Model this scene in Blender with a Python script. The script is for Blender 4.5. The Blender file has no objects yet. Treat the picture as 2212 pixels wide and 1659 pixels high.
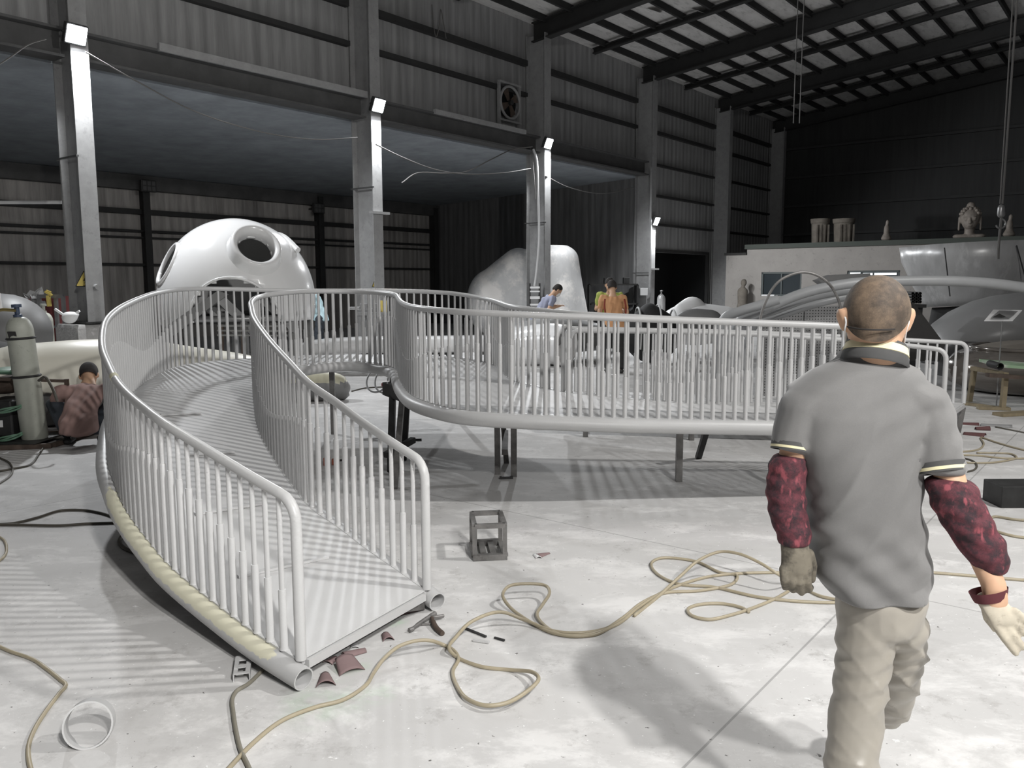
import bpy, bmesh, math, random
import numpy as np
from mathutils import Vector, Matrix, noise as mnoise

random.seed(7)
sc = bpy.context.scene
COL = sc.collection
PI = math.pi
R = math.radians

# ------------------------------------------------------------------ camera
IW, IH, FPX, CAMZ = 2212.0, 1659.0, 1790.0, 1.6
PITCH, ROLL = 0.12176, -0.0034
_f = Vector((0, math.cos(PITCH), -math.sin(PITCH)))
_r = Vector((1, 0, 0)); _u = _r.cross(_f)
CR = _r * math.cos(ROLL) + _u * math.sin(ROLL)
CU = -_r * math.sin(ROLL) + _u * math.cos(ROLL)
CAM = Vector((0, 0, CAMZ))


def ray(px, py):
    return (px - IW / 2) / FPX * CR - (py - IH / 2) / FPX * CU + _f


def P(px, py, Y):
    """world point seen at a pixel, Y metres ahead of the camera"""
    d = ray(px, py)
    return CAM + d * (Y / d.y)


def F(px, py, z=0.0):
    """world point seen at a pixel, at height z"""
    d = ray(px, py)
    return CAM + d * ((z - CAMZ) / d.z)


cd = bpy.data.cameras.new('camera')
cam = bpy.data.objects.new('camera', cd)
COL.objects.link(cam)
cd.sensor_width = 36.0
cd.lens = FPX / IW * 36.0
cd.clip_start = 0.05
cd.clip_end = 200
cam.matrix_world = Matrix(((CR.x, CU.x, -_f.x, 0), (CR.y, CU.y, -_f.y, 0), (CR.z, CU.z, -_f.z, CAMZ), (0, 0, 0, 1)))
sc.camera = cam

# hall axes: s runs along the row of columns, v across towards it
AZ = 0.66721
UA = Vector((math.sin(AZ), math.cos(AZ), 0))
VA = Vector((-math.cos(AZ), math.sin(AZ), 0))
HM = Matrix(((UA.x, VA.x, 0, 0), (UA.y, VA.y, 0, 0), (0, 0, 1, 0), (0, 0, 0, 1)))


def HW(s, v, z=0.0):
    return UA * s + VA * v + Vector((0, 0, z))


def onwall(px, py, D):
    d = ray(px, py); t = D / d.dot(VA); q = d * t
    return q.dot(UA), q.z + CAMZ


def onend(px, py, S):
    d = ray(px, py); t = S / d.dot(UA); q = d * t
    return q.dot(VA), q.z + CAMZ


# --------------------------------------------------------------- materials
MATS = {}


def mat(name, col, rough=0.6, metal=0.0, var=0.0, vscale=6.0, bump=0.0, bscale=30.0, col2=None, c2thr=0.55, c2w=0.08, c2scale=4.0,
        emit=None, estr=0.0, coat=0.0, stretch=None, spec=None, grain=0.0, sheen=0.0):
    m = bpy.data.materials.new(name); m.use_nodes = True
    nt = m.node_tree; N = nt.nodes; L = nt.links
    b = N['Principled BSDF']
    b.inputs['Roughness'].default_value = rough
    b.inputs['Metallic'].default_value = metal
    if coat: b.inputs['Coat Weight'].default_value = coat
    if sheen: b.inputs['Sheen Weight'].default_value = sheen
    if spec is not None: b.inputs['Specular IOR Level'].default_value = spec
    c = (col[0], col[1], col[2], 1)
    tc = N.new('ShaderNodeTexCoord'); vec = tc.outputs['Object']
    if stretch:
        mp = N.new('ShaderNodeMapping'); mp.inputs['Scale'].default_value = stretch
        L.new(vec, mp.inputs['Vector']); vec = mp.outputs['Vector']
    src = None
    if var or col2:
        n = N.new('ShaderNodeTexNoise'); n.inputs['Scale'].default_value = vscale; n.inputs['Detail'].default_value = 6
        n.inputs['Roughness'].default_value = 0.65
        L.new(vec, n.inputs['Vector'])
        cr = N.new('ShaderNodeValToRGB')
        a = [max(0, x * (1 - var)) for x in col]; d = [min(1, x * (1 + var)) for x in col]
        cr.color_ramp.elements[0].position = 0.3; cr.color_ramp.elements[1].position = 0.7
        cr.color_ramp.elements[0].color = (*a, 1); cr.color_ramp.elements[1].color = (*d, 1)
        L.new(n.outputs['Fac'], cr.inputs['Fac']); src = cr.outputs['Color']
        if col2:
            n2 = N.new('ShaderNodeTexNoise'); n2.inputs['Scale'].default_value = c2scale; n2.inputs['Detail'].default_value = 8
            n2.inputs['Roughness'].default_value = 0.7
            L.new(vec, n2.inputs['Vector'])
            mr = N.new('ShaderNodeMapRange'); mr.inputs['From Min'].default_value = c2thr - c2w; mr.inputs['From Max'].default_value = c2thr + c2w
            L.new(n2.outputs['Fac'], mr.inputs['Value'])
            mx = N.new('ShaderNodeMixRGB'); mx.inputs['Color2'].default_value = (*col2, 1)
            L.new(mr.outputs['Result'], mx.inputs['Fac']); L.new(src, mx.inputs['Color1']); src = mx.outputs['Color']
    if grain:
        g = N.new('ShaderNodeTexNoise'); g.inputs['Scale'].default_value = 420; g.inputs['Detail'].default_value = 2
        L.new(tc.outputs['Object'], g.inputs['Vector'])
        mr = N.new('ShaderNodeMapRange'); mr.inputs['To Min'].default_value = 1 - grain; mr.inputs['To Max'].default_value = 1 + grain
        L.new(g.outputs['Fac'], mr.inputs['Value'])
        mx = N.new('ShaderNodeMixRGB'); mx.blend_type = 'MULTIPLY'; mx.inputs['Fac'].default_value = 1
        if src: L.new(src, mx.inputs['Color1'])
        else: mx.inputs['Color1'].default_value = c
        L.new(mr.outputs['Result'], mx.inputs['Color2']); src = mx.outputs['Color']
    if src: L.new(src, b.inputs['Base Color'])
    else: b.inputs['Base Color'].default_value = c
    if bump:
        n3 = N.new('ShaderNodeTexNoise'); n3.inputs['Scale'].default_value = bscale; n3.inputs['Detail'].default_value = 4
        L.new(vec, n3.inputs['Vector'])
        bp = N.new('ShaderNodeBump'); bp.inputs['Strength'].default_value = bump; bp.inputs['Distance'].default_value = 0.02
        L.new(n3.outputs['Fac'], bp.inputs['Height']); L.new(bp.outputs['Normal'], b.inputs['Normal'])
    if emit:
        b.inputs['Emission Color'].default_value = (*emit, 1); b.inputs['Emission Strength'].default_value = estr
    MATS[name] = m
    return m


def M(n): return MATS[n]


def g(v, w=0.0):
    """grey of a given 0-255 display level as linear colour, w warms (+) or cools (-)"""
    x = v / 255.0
    l = x / 12.92 if x < .04045 else ((x + .055) / 1.055) ** 2.4
    return (l * (1 + w), l, l * (1 - w))


def rgb(r_, g_, b_):
    return tuple((x / 255 / 12.92) if x / 255 < .04045 else ((x / 255 + .055) / 1.055) ** 2.4 for x in (r_, g_, b_))


# ------------------------------------------------------------ mesh builder
class MB:
    def __init__(s):
        s.v = []; s.f = []; s.a = []; s.av = 0.0

    def add(s, vs, fs, att=None):
        o = len(s.v)
        s.v += [tuple(x) for x in vs]
        s.a += list(att) if att is not None else [s.av] * len(vs)
        s.f += [tuple(i + o for i in q) for q in fs]
        return s

    def box(s, c, size, rot=None, taper=None):
        hx, hy, hz = size[0] / 2, size[1] / 2, size[2] / 2
        tx, ty = taper or (1, 1)
        vs = []
        for z, kx, ky in ((-hz, 1, 1), (hz, tx, ty)):
            for x, y in ((-hx, -hy), (hx, -hy), (hx, hy), (-hx, hy)):
                p = Vector((x * kx, y * ky, z))
                if rot is not None: p = rot @ p
                vs.append(Vector(c) + p)
        return s.add(vs, [(3, 2, 1, 0), (4, 5, 6, 7), (0, 1, 5, 4), (1, 2, 6, 5), (2, 3, 7, 6), (3, 0, 4, 7)])

    def bar(s, a, b, w, h, up=(0, 0, 1)):
        """rectangular bar from a to b; w sideways, h along up"""
        a = Vector(a); b = Vector(b); d = (b - a); l = d.length; d.normalize()
        u = Vector(up); sd = d.cross(u)
        if sd.length < 1e-4: sd = d.cross(Vector((1, 0, 0)))
        sd.normalize(); u = sd.cross(d)
        m = Matrix((sd, d, u)).transposed()
        return s.box((a + b) / 2, (w, l, h), m)

    def tube(s, pts, r, n=10, cap=True, closed=False, hollow=0.0, flat=1.0):
        pts = [Vector(p) for p in pts]; k = len(pts)
        rs = r if isinstance(r, (list, tuple)) else [r] * k
        T = []
        for i in range(k):
            if closed: t = pts[(i + 1) % k] - pts[i - 1]
            else: t = pts[min(i + 1, k - 1)] - pts[max(i - 1, 0)]
            if t.length < 1e-9: t = Vector((0, 0, 1))
            T.append(t.normalized())
        ref = Vector((0, 0, 1)) if abs(T[0].z) < .9 else Vector((1, 0, 0))
        nx = T[0].cross(ref).normalized(); vs = []
        for i in range(k):
            if i:
                q = T[i - 1].rotation_difference(T[i]); nx = q @ nx
            nx = (nx - T[i] * nx.dot(T[i])).normalized(); ny = T[i].cross(nx)
            for j in range(n):
                a = 2 * PI * j / n
                vs.append(pts[i] + (nx * math.cos(a) + ny * math.sin(a) * flat) * rs[i])
        fs = []
        for i in range(k if closed else k - 1):
            i2 = (i + 1) % k
            for j in range(n):
                fs.append((i * n + j, i * n + (j + 1) % n, i2 * n + (j + 1) % n, i2 * n + j))
        if cap and not closed:
            fs.append(tuple(reversed(range(n)))); fs.append(tuple((k - 1) * n + j for j in range(n)))
        return s.add(vs, fs)

    def pipe(s, pts, r, th, n=20):
        """open-ended tube with wall thickness"""
        a = MB().tube(pts, r, n, cap=False); b = MB().tube(pts, r - th, n, cap=False)
        k = len(pts); o = len(a.v)
        fs = list(a.f) + [tuple(i + o for i in reversed(q)) for q in b.f]
        for j in range(n):
            j2 = (j + 1) % n
            fs.append((j2, j, o + j, o + j2))
            e = (k - 1) * n
            fs.append((e + j, e + j2, o + e + j2, o + e + j))
        return s.add(a.v + b.v, fs)

    def lathe(s, prof, c, n=24, axis=None, rot=None, sx=1.0, sy=1.0, cap=True):
        """profile [(r, z)...] turned round z, then rot"""
        vs = []
        for r_, z in prof:
            for j in range(n):
                a = 2 * PI * j / n
                p = Vector((r_ * math.cos(a) * sx, r_ * math.sin(a) * sy, z))
                if rot is not None: p = rot @ p
                vs.append(Vector(c) + p)
        k = len(prof); fs = []
        for i in range(k - 1):
            for j in range(n):
                fs.append((i * n + j, i * n + (j + 1) % n, (i + 1) * n + (j + 1) % n, (i + 1) * n + j))
        if cap:
            fs.append(tuple(reversed(range(n)))); fs.append(tuple((k - 1) * n + j for j in range(n)))
        return s.add(vs, fs)

    def ball(s, c, r, n=16, m=10, rot=None):
        rx, ry, rz = r if isinstance(r, (tuple, list)) else (r, r, r)
        prof = [(max(1e-4, math.sin(PI * i / m)), -math.cos(PI * i / m)) for i in range(m + 1)]
        S = Matrix.Diagonal((rx, ry, rz))
        return s.lathe(prof, c, n, rot=(rot @ S if rot is not None else S))

    def loft(s, rings, cap=True, att=None):
        n = len(rings[0]); vs = [p for q in rings for p in q]; fs = []
        for i in range(len(rings) - 1):
            for j in range(n):
                fs.append((i * n + j, i * n + (j + 1) % n, (i + 1) * n + (j + 1) % n, (i + 1) * n + j))
        if cap:
            fs.append(tuple(reversed(range(n)))); fs.append(tuple((len(rings) - 1) * n + j for j in range(n)))
        return s.add(vs, fs, att)

    def poly(s, pts, th, nrm):
        """thick plate from an outline"""
        n = len(pts); o = Vector(nrm) * th
        vs = [Vector(p) for p in pts] + [Vector(p) + o for p in pts]
        fs = [tuple(reversed(range(n))), tuple(range(n, 2 * n))] + [(i, (i + 1) % n, n + (i + 1) % n, n + i) for i in range(n)]
        return s.add(vs, fs)

    def hull(s, ells, n=12, m=8):
        """convex hull of ellipsoids (centre, radii, rot) = one soft limb piece"""
        pts = []
        for e in ells:
            c, r = e[0], e[1]; rot = e[2] if len(e) > 2 else None
            q = MB().ball(c, r, n, m, rot); pts += q.v
        bm = bmesh.new()
        for p in pts: bm.verts.new(p)
        bmesh.ops.convex_hull(bm, input=bm.verts[:])
        for v in [v for v in bm.verts if not v.link_faces]: bm.verts.remove(v)
        bm.verts.index_update()
        s.add([v.co.copy() for v in bm.verts], [tuple(v.index for v in f_.verts) for f_ in bm.faces])
        bm.free()
        return s

    def mesh(s, name, fix=True):
        me = bpy.data.meshes.new(name)
        me.from_pydata(s.v, [], s.f)
        if any(s.a):
            at = me.attributes.new('mask', 'FLOAT', 'POINT')
            at.data.foreach_set('value', s.a)
        me.validate()
        if fix:
            bm = bmesh.new(); bm.from_mesh(me); bmesh.ops.recalc_face_normals(bm, faces=bm.faces); bm.to_mesh(me); bm.free()
        me.update()
        return me

    def build(s, name, m, parent=None, smooth=35, origin=None, bevel=0.0):
        if origin is None and parent is None and s.v:
            lo = [min(p[i] for p in s.v) for i in range(3)]; hi = [max(p[i] for p in s.v) for i in range(3)]
            origin = Vector(((lo[0] + hi[0]) / 2, (lo[1] + hi[1]) / 2, lo[2]))
        if origin is not None:
            ov = Vector(origin); s.v = [tuple(Vector(p) - ov) for p in s.v]
        me = s.mesh(name)
        o = bpy.data.objects.new(name, me); COL.objects.link(o)
        if origin is not None: o.location = origin
        if m is not None: me.materials.append(M(m) if isinstance(m, str) else m)
        if parent is not None:
            o.parent = parent
            if origin is None and parent.type in ('EMPTY', 'MESH'):
                o.matrix_parent_inverse = world_of(parent).inverted()
            else:
                o.matrix_parent_inverse = world_of(parent).inverted()
        if smooth:
            me.shade_smooth()
            if smooth < 180: me.set_sharp_from_angle(angle=R(smooth))
        if bevel:
            b = o.modifiers.new('bevel', 'BEVEL'); b.width = bevel; b.segments = 2; b.limit_method = 'ANGLE'
        return o


def world_of(o):
    m = o.matrix_basis.copy()
    if o.parent: m = world_of(o.parent) @ o.matrix_parent_inverse @ m
    return m


def tag(o, label=None, cat=None, group=None, kind=None):
    if label: o['label'] = label
    if cat: o['category'] = cat
    if group: o['group'] = group
    if kind: o['kind'] = kind
    return o


def thing(name, loc, label, cat, group=None, rz=0.0):
    o = bpy.data.objects.new(name, None); COL.objects.link(o)
    o.location = loc; o.rotation_euler = (0, 0, rz); o.empty_display_size = .1
    return tag(o, label, cat, group)


def struct(o):
    o['kind'] = 'structure'; return o


def catmull(pts, per=10, closed=False):
    """centripetal Catmull-Rom through n-d points"""
    A = [np.array(p, float) for p in pts]; n = len(A); out = []
    seg = n if closed else n - 1
    for i in range(seg):
        p1, p2 = A[i], A[(i + 1) % n]
        p0 = A[i - 1] if (i or closed) else p1 * 2 - p2
        p3 = A[(i + 2) % n] if (i + 2 < n or closed) else p2 * 2 - p1
        t0 = 0.0
        t1 = t0 + max(1e-5, np.linalg.norm(p1[:3] - p0[:3])) ** .5
        t2 = t1 + max(1e-5, np.linalg.norm(p2[:3] - p1[:3])) ** .5
        t3 = t2 + max(1e-5, np.linalg.norm(p3[:3] - p2[:3])) ** .5
        for k in range(per):
            t = t1 + (t2 - t1) * k / per
            a1 = (t1 - t) / (t1 - t0) * p0 + (t - t0) / (t1 - t0) * p1
            a2 = (t2 - t) / (t2 - t1) * p1 + (t - t1) / (t2 - t1) * p2
            a3 = (t3 - t) / (t3 - t2) * p2 + (t - t2) / (t3 - t2) * p3
            b1 = (t2 - t) / (t2 - t0) * a1 + (t - t0) / (t2 - t0) * a2
            b2 = (t3 - t) / (t3 - t1) * a2 + (t - t1) / (t3 - t1) * a3
            out.append((t2 - t) / (t2 - t1) * b1 + (t - t1) / (t2 - t1) * b2)
    if not closed: out.append(A[-1])
    return out


def resample(pts, step=None, count=None):
    A = np.array(pts); d = np.linalg.norm(np.diff(A[:, :3], axis=0), axis=1); s = np.r_[0, np.cumsum(d)]
    n = count or max(2, int(round(s[-1] / step)) + 1)
    q = np.linspace(0, s[-1], n)
    return np.stack([np.interp(q, s, A[:, i]) for i in range(A.shape[1])], 1)


def remeshed(mb, name, voxel=.012, smooth=6, fac=.5, disp=None):
    """join overlapping pieces into one continuous surface"""
    me = mb.mesh(name + '_raw')
    o = bpy.data.objects.new('tmp', me); COL.objects.link(o)
    r = o.modifiers.new('r', 'REMESH'); r.mode = 'VOXEL'; r.voxel_size = voxel
    if smooth:
        s = o.modifiers.new('s', 'SMOOTH'); s.iterations = smooth; s.factor = fac
    dg = bpy.context.evaluated_depsgraph_get(); dg.update()
    out = bpy.data.meshes.new_from_object(o.evaluated_get(dg))
    bpy.data.objects.remove(o); bpy.data.meshes.remove(me)
    if disp:
        n = len(out.vertices); co = np.empty(n * 3); out.vertices.foreach_get('co', co); co = co.reshape(-1, 3)
        no = np.empty(n * 3); out.vertices.foreach_get('normal', no); no = no.reshape(-1, 3)
        co = co + no * disp(co, no)[:, None]
        out.vertices.foreach_set('co', co.ravel()); out.update()
    out.name = name
    return out


def mesh_obj(me, name, m, parent=None, smooth=True, origin=None):
    if origin is not None:
        me.transform(Matrix.Translation(-Vector(origin)))
    o = bpy.data.objects.new(name, me); COL.objects.link(o)
    if origin is not None: o.location = origin
    me.materials.clear(); me.materials.append(M(m) if isinstance(m, str) else m)
    if smooth: me.shade_smooth()
    if parent is not None:
        o.parent = parent; o.matrix_parent_inverse = world_of(parent).inverted()
    return o


# ------------------------------------------------------------ material list
mat('ramp_paint', g(192), .42, var=.04, vscale=3, grain=.10)
mat('deck_paint', g(198), .5, var=.05, vscale=2.2, grain=.06)
mat('rail_paint', g(194), .38, var=.03, vscale=3, grain=.08)
mat('bare_steel', g(120, .03), .5, .5, var=.35, vscale=9, col2=g(60, .1), c2thr=.62)
mat('dark_steel', g(52), .55, .3, var=.3, vscale=8)
mat('rust_steel', rgb(84, 72, 64), .75, .2, var=.3, vscale=12)
mat('column_paint', g(150), .6, 0, var=.12, vscale=5, col2=g(128), c2thr=.64, c2scale=8)
mat('beam_paint', g(80), .75, 0, var=.2, vscale=3)
mat('girt_paint', g(48), .75, 0, var=.2, vscale=3)
mat('rafter_paint', g(40), .8, 0, var=.2, vscale=3)
mat('roof_panel', g(205, .02), .85, 0, var=.14, vscale=1.3, col2=g(168, .02), c2thr=.6, c2scale=2.5, stretch=(1, 3, 1))
mat('lean_roof', g(150, -.08), .9, 0, var=.2, vscale=1.5)  # bluish lift in the colour stands in for haze under the low roof
mat('plaster', g(150, .06), .85, 0, var=.07, vscale=2, col2=g(120, .05), c2thr=.66, c2scale=7, bump=.2, bscale=40)
mat('green_trim', rgb(62, 68, 62), .7)
mat('window_frame', rgb(78, 84, 84), .6)
mat('window_glass', rgb(52, 58, 62), .12)
mat('window_lit', rgb(220, 225, 225), .4, emit=(.9, .96, 1), estr=1.2)
mat('dark_void', g(14, -.1), .95)  # near-black colour standing in for the shade inside openings
mat('dark_board', g(46, .04), .8, var=.2)
mat('white_gloss', g(232), .22, 0, coat=.4, var=.02, vscale=1.5)
mat('white_matt', g(226), .5, var=.05, vscale=2)
mat('cream_fibre', rgb(214, 211, 198), .45, 0, var=.08, vscale=2.2, col2=rgb(168, 166, 158), c2thr=.58, c2scale=2.4, stretch=(1, 1, 3))
mat('grey_primer', g(134), .4, 0, var=.08, vscale=2)
mat('primer_dark', g(112), .5, 0, var=.10, vscale=2)
mat('putty', rgb(206, 203, 176), .75, var=.06, vscale=9)
mat('cylinder_paint', rgb(166, 168, 158), .5, 0, var=.12, vscale=5, col2=rgb(120, 122, 114), c2thr=.68, c2scale=11)
mat('cylinder_blue', rgb(58, 70, 92), .45)
mat('brass', rgb(150, 135, 90), .35, .7)
mat('rubber', g(42), .7)
mat('concrete_block', g(165, .02), .85, 0, var=.16, vscale=8, col2=g(225), c2thr=.64, c2scale=6, bump=.3)
mat('hose_beige', rgb(162, 152, 130), .45, 0, var=.08, vscale=14)
mat('hose_grey', rgb(128, 124, 112), .5, 0, var=.1, vscale=14)
mat('pipe_grey', g(150, -.02), .4, var=.04)
mat('hose_dark', rgb(84, 80, 72), .55)
mat('hose_white', g(200), .5)
mat('hose_green', rgb(96, 128, 108), .5)
mat('sandpaper', rgb(128, 108, 108), .85, var=.06, vscale=20)
mat('sandpaper_dark', rgb(92, 62, 62), .85, var=.08, vscale=20)
mat('paper_white', g(225), .7)
mat('tan_wood', rgb(140, 128, 104), .75, 0, var=.18, vscale=4, stretch=(1, 8, 1))
mat('red_paint', rgb(120, 56, 56), .6, var=.2)
mat('red_block', rgb(150, 84, 66), .7, var=.15, vscale=20)
mat('clear_plastic', g(170), .25)
mat('grey_metal', g(140), .35, .6, var=.15)
mat('bright_metal', g(190), .25, .9)
mat('sheet_metal', g(185), .35, .3, var=.2, vscale=1.6, col2=g(210), c2thr=.6, c2scale=3, stretch=(1, 1, .4))
mat('bronze_gloss', rgb(120, 114, 108), .16, .35, var=.1, vscale=1.5, coat=.5)
mat('bronze_top', rgb(150, 143, 134), .5, 0, var=.1, vscale=1.5)
mat('sculpt_grey', g(205), .8, 0, var=.1, vscale=.9, col2=g(238, .03), c2thr=.56, c2w=.05, c2scale=.8)
mat('stone_statue', rgb(140, 132, 124), .6, 0, var=.25, vscale=9)
mat('clay_pot', rgb(112, 106, 98), .85, 0, var=.3, vscale=4)
mat('black_cloth', g(26), .8, var=.2)
mat('white_strap', g(190), .7)
mat('sign_yellow', rgb(196, 176, 96), .5)
mat('sign_black', g(24), .6)
mat('green_board', rgb(150, 178, 146), .7, 0, var=.1, vscale=6, col2=rgb(210, 214, 205), c2thr=.55)
mat('rope', g(96, .03), .9)
mat('lamp_housing', g(60), .5, .4)
mat('lamp_glow', (1, 1, 1), .4, emit=(.93, .96, 1.0), estr=90.0)
mat('lamp_off', g(88), .25)
mat('white_box', g(200), .5)
mat('skin', rgb(196, 158, 130), .55, var=.05, vscale=18)
mat('skin_tan', rgb(172, 128, 104), .55)
mat('ear_red', rgb(190, 118, 100), .5)
mat('hair', rgb(44, 40, 38), .85)
mat('mask_blue', rgb(205, 218, 220), .8)
mat('pants_dark', g(38), .8)
mat('shoe', g(46), .6)


def stubble(name):
    """cropped hair: scalp showing through dark stubble, denser in patches"""
    return mat(name, rgb(74, 64, 55), .75, var=.18, vscale=26, col2=rgb(122, 104, 86), c2thr=.56, c2w=.14, c2scale=13, grain=.35)


stubble('stubble')


def shader_corrugated(name, base, dirt, scale, amp):
    m = bpy.data.materials.new(name); m.use_nodes = True; nt = m.node_tree; N = nt.nodes; L = nt.links
    b = N['Principled BSDF']; b.inputs['Roughness'].default_value = .7
    tc = N.new('ShaderNodeTexCoord')
    w = N.new('ShaderNodeTexWave'); w.wave_type = 'BANDS'; w.bands_direction = 'X'; w.inputs['Scale'].default_value = scale
    w.inputs['Distortion'].default_value = 0
    L.new(tc.outputs['Object'], w.inputs['Vector'])
    mp = N.new('ShaderNodeMapping'); mp.inputs['Scale'].default_value = (3.5, 3.5, .22)
    L.new(tc.outputs['Object'], mp.inputs['Vector'])
    n = N.new('ShaderNodeTexNoise'); n.inputs['Scale'].default_value = 1.6; n.inputs['Detail'].default_value = 7; n.inputs['Roughness'].default_value = .7
    L.new(mp.outputs['Vector'], n.inputs['Vector'])
    cr = N.new('ShaderNodeValToRGB'); cr.color_ramp.elements[0].position = .32; cr.color_ramp.elements[1].position = .66
    cr.color_ramp.elements[0].color = (*dirt, 1); cr.color_ramp.elements[1].color = (*base, 1)
    L.new(n.outputs['Fac'], cr.inputs['Fac']); L.new(cr.outputs['Color'], b.inputs['Base Color'])
    bp = N.new('ShaderNodeBump'); bp.inputs['Strength'].default_value = amp; bp.inputs['Distance'].default_value = .03
    L.new(w.outputs['Fac'], bp.inputs['Height']); L.new(bp.outputs['Normal'], b.inputs['Normal'])
    MATS[name] = m
    return m


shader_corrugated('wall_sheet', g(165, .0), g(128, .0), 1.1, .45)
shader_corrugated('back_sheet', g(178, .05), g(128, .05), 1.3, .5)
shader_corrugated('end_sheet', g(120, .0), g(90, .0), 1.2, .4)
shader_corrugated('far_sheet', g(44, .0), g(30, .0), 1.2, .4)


def floor_material():
    m = bpy.data.materials.new('concrete_floor'); m.use_nodes = True; nt = m.node_tree; N = nt.nodes; L = nt.links
    b = N['Principled BSDF']; b.inputs['Roughness'].default_value = .62; b.inputs['Specular IOR Level'].default_value = .35
    tc = N.new('ShaderNodeTexCoord'); V = tc.outputs['Object']

    def nz(scale, det=6, rough=.6, vec=V, dist=0):
        n = N.new('ShaderNodeTexNoise'); n.inputs['Scale'].default_value = scale; n.inputs['Detail'].default_value = det
        n.inputs['Roughness'].default_value = rough; n.inputs['Distortion'].default_value = dist; L.new(vec, n.inputs['Vector']); return n.outputs['Fac']

    def ramp(f_, p0, c0, p1, c1):
        r_ = N.new('ShaderNodeValToRGB'); r_.color_ramp.elements[0].position = p0; r_.color_ramp.elements[1].position = p1
        r_.color_ramp.elements[0].color = (*c0, 1); r_.color_ramp.elements[1].color = (*c1, 1); L.new(f_, r_.inputs['Fac']); return r_.outputs['Color']

    def rng(f_, a, b_):
        r_ = N.new('ShaderNodeMapRange'); r_.inputs['From Min'].default_value = a; r_.inputs['From Max'].default_value = b_; L.new(f_, r_.inputs['Value']); return r_.outputs['Result']

    def mix(c1, fac, c2, mode='MIX'):
        x = N.new('ShaderNodeMixRGB'); x.blend_type = mode
        if isinstance(c2, tuple): x.inputs['Color2'].default_value = (*c2, 1)
        else: L.new(c2, x.inputs['Color2'])
        L.new(c1, x.inputs['Color1'])
        if isinstance(fac, float): x.inputs['Fac'].default_value = fac
        else: L.new(fac, x.inputs['Fac'])
        return x.outputs['Color']
    mp = N.new('ShaderNodeMapping'); mp.inputs['Rotation'].default_value = (0, 0, .5); mp.inputs['Scale'].default_value = (.85, 1.35, 1); L.new(V, mp.inputs['Vector'])
    base = ramp(nz(.7, 8, .62, mp.outputs['Vector'], .6), .3, g(186, .012), .7, g(206, .012))
    c = mix(base, rng(nz(2.6, 9, .72, mp.outputs['Vector'], .3), .50, .62), g(216, .012))
    c = mix(c, rng(nz(4.2, 9, .78), .56, .70), g(166, .025))
    c = mix(c, rng(nz(.9, 7, .7), .56, .72), g(172, .02))
    # worn pale paint flecks and dark specks
    c = mix(c, rng(nz(11, 8, .75, mp.outputs['Vector']), .635, .675), g(238))
    c = mix(c, rng(nz(60, 3, .6), .69, .72), g(240))
    c = mix(c, rng(nz(38, 3, .5), .70, .74), g(110, .03))
    # faint green chalk traces: spots with a place of their own
    for q, r_, st in ((F(760, 1440), .10, .3), (F(700, 1520), .22, .22), (F(815, 1500), .1, .25), (F(860, 1345), .07, .3)):
        vm = N.new('ShaderNodeVectorMath'); vm.operation = 'DISTANCE'; vm.inputs[1].default_value = q; L.new(V, vm.inputs[0])
        f_ = rng(vm.outputs['Value'], r_, 0.0)
        mm = N.new('ShaderNodeMath'); mm.operation = 'MULTIPLY'; L.new(f_, mm.inputs[0]); L.new(rng(nz(9, 3), .4, .7), mm.inputs[1])
        m2 = N.new('ShaderNodeMath'); m2.operation = 'MULTIPLY'; L.new(mm.outputs[0], m2.inputs[0]); m2.inputs[1].default_value = st * 1.6
        c = mix(c, m2.outputs[0], rgb(150, 205, 150))
    # control joints
    mj = N.new('ShaderNodeMapping'); mj.inputs['Rotation'].default_value = (0, 0, AZ); mj.inputs['Location'].default_value = (1.15, .75, 0); L.new(V, mj.inputs['Vector'])
    sx = N.new('ShaderNodeSeparateXYZ'); L.new(mj.outputs['Vector'], sx.inputs[0])
    jf = None
    for ax in ('X', 'Y'):
        a = N.new('ShaderNodeMath'); a.operation = 'PINGPONG'; a.inputs[1].default_value = 2.6; L.new(sx.outputs[ax], a.inputs[0])
        l = N.new('ShaderNodeMath'); l.operation = 'LESS_THAN'; l.inputs[1].default_value = .005; L.new(a.outputs[0], l.inputs[0])
        if jf is None: jf = l.outputs[0]
        else:
            mm = N.new('ShaderNodeMath'); mm.operation = 'MAXIMUM'; L.new(jf, mm.inputs[0]); L.new(l.outputs[0], mm.inputs[1]); jf = mm.outputs[0]
    mm = N.new('ShaderNodeMath'); mm.operation = 'MULTIPLY'; L.new(jf, mm.inputs[0]); mm.inputs[1].default_value = .45
    c = mix(c, mm.outputs[0], g(96))
    L.new(c, b.inputs['Base Color'])
    bp = N.new('ShaderNodeBump'); bp.inputs['Strength'].default_value = .12; bp.inputs['Distance'].default_value = .01
    L.new(nz(28, 6, .7), bp.inputs['Height']); L.new(bp.outputs['Normal'], b.inputs['Normal'])
    MATS['concrete_floor'] = m


floor_material()


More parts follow.
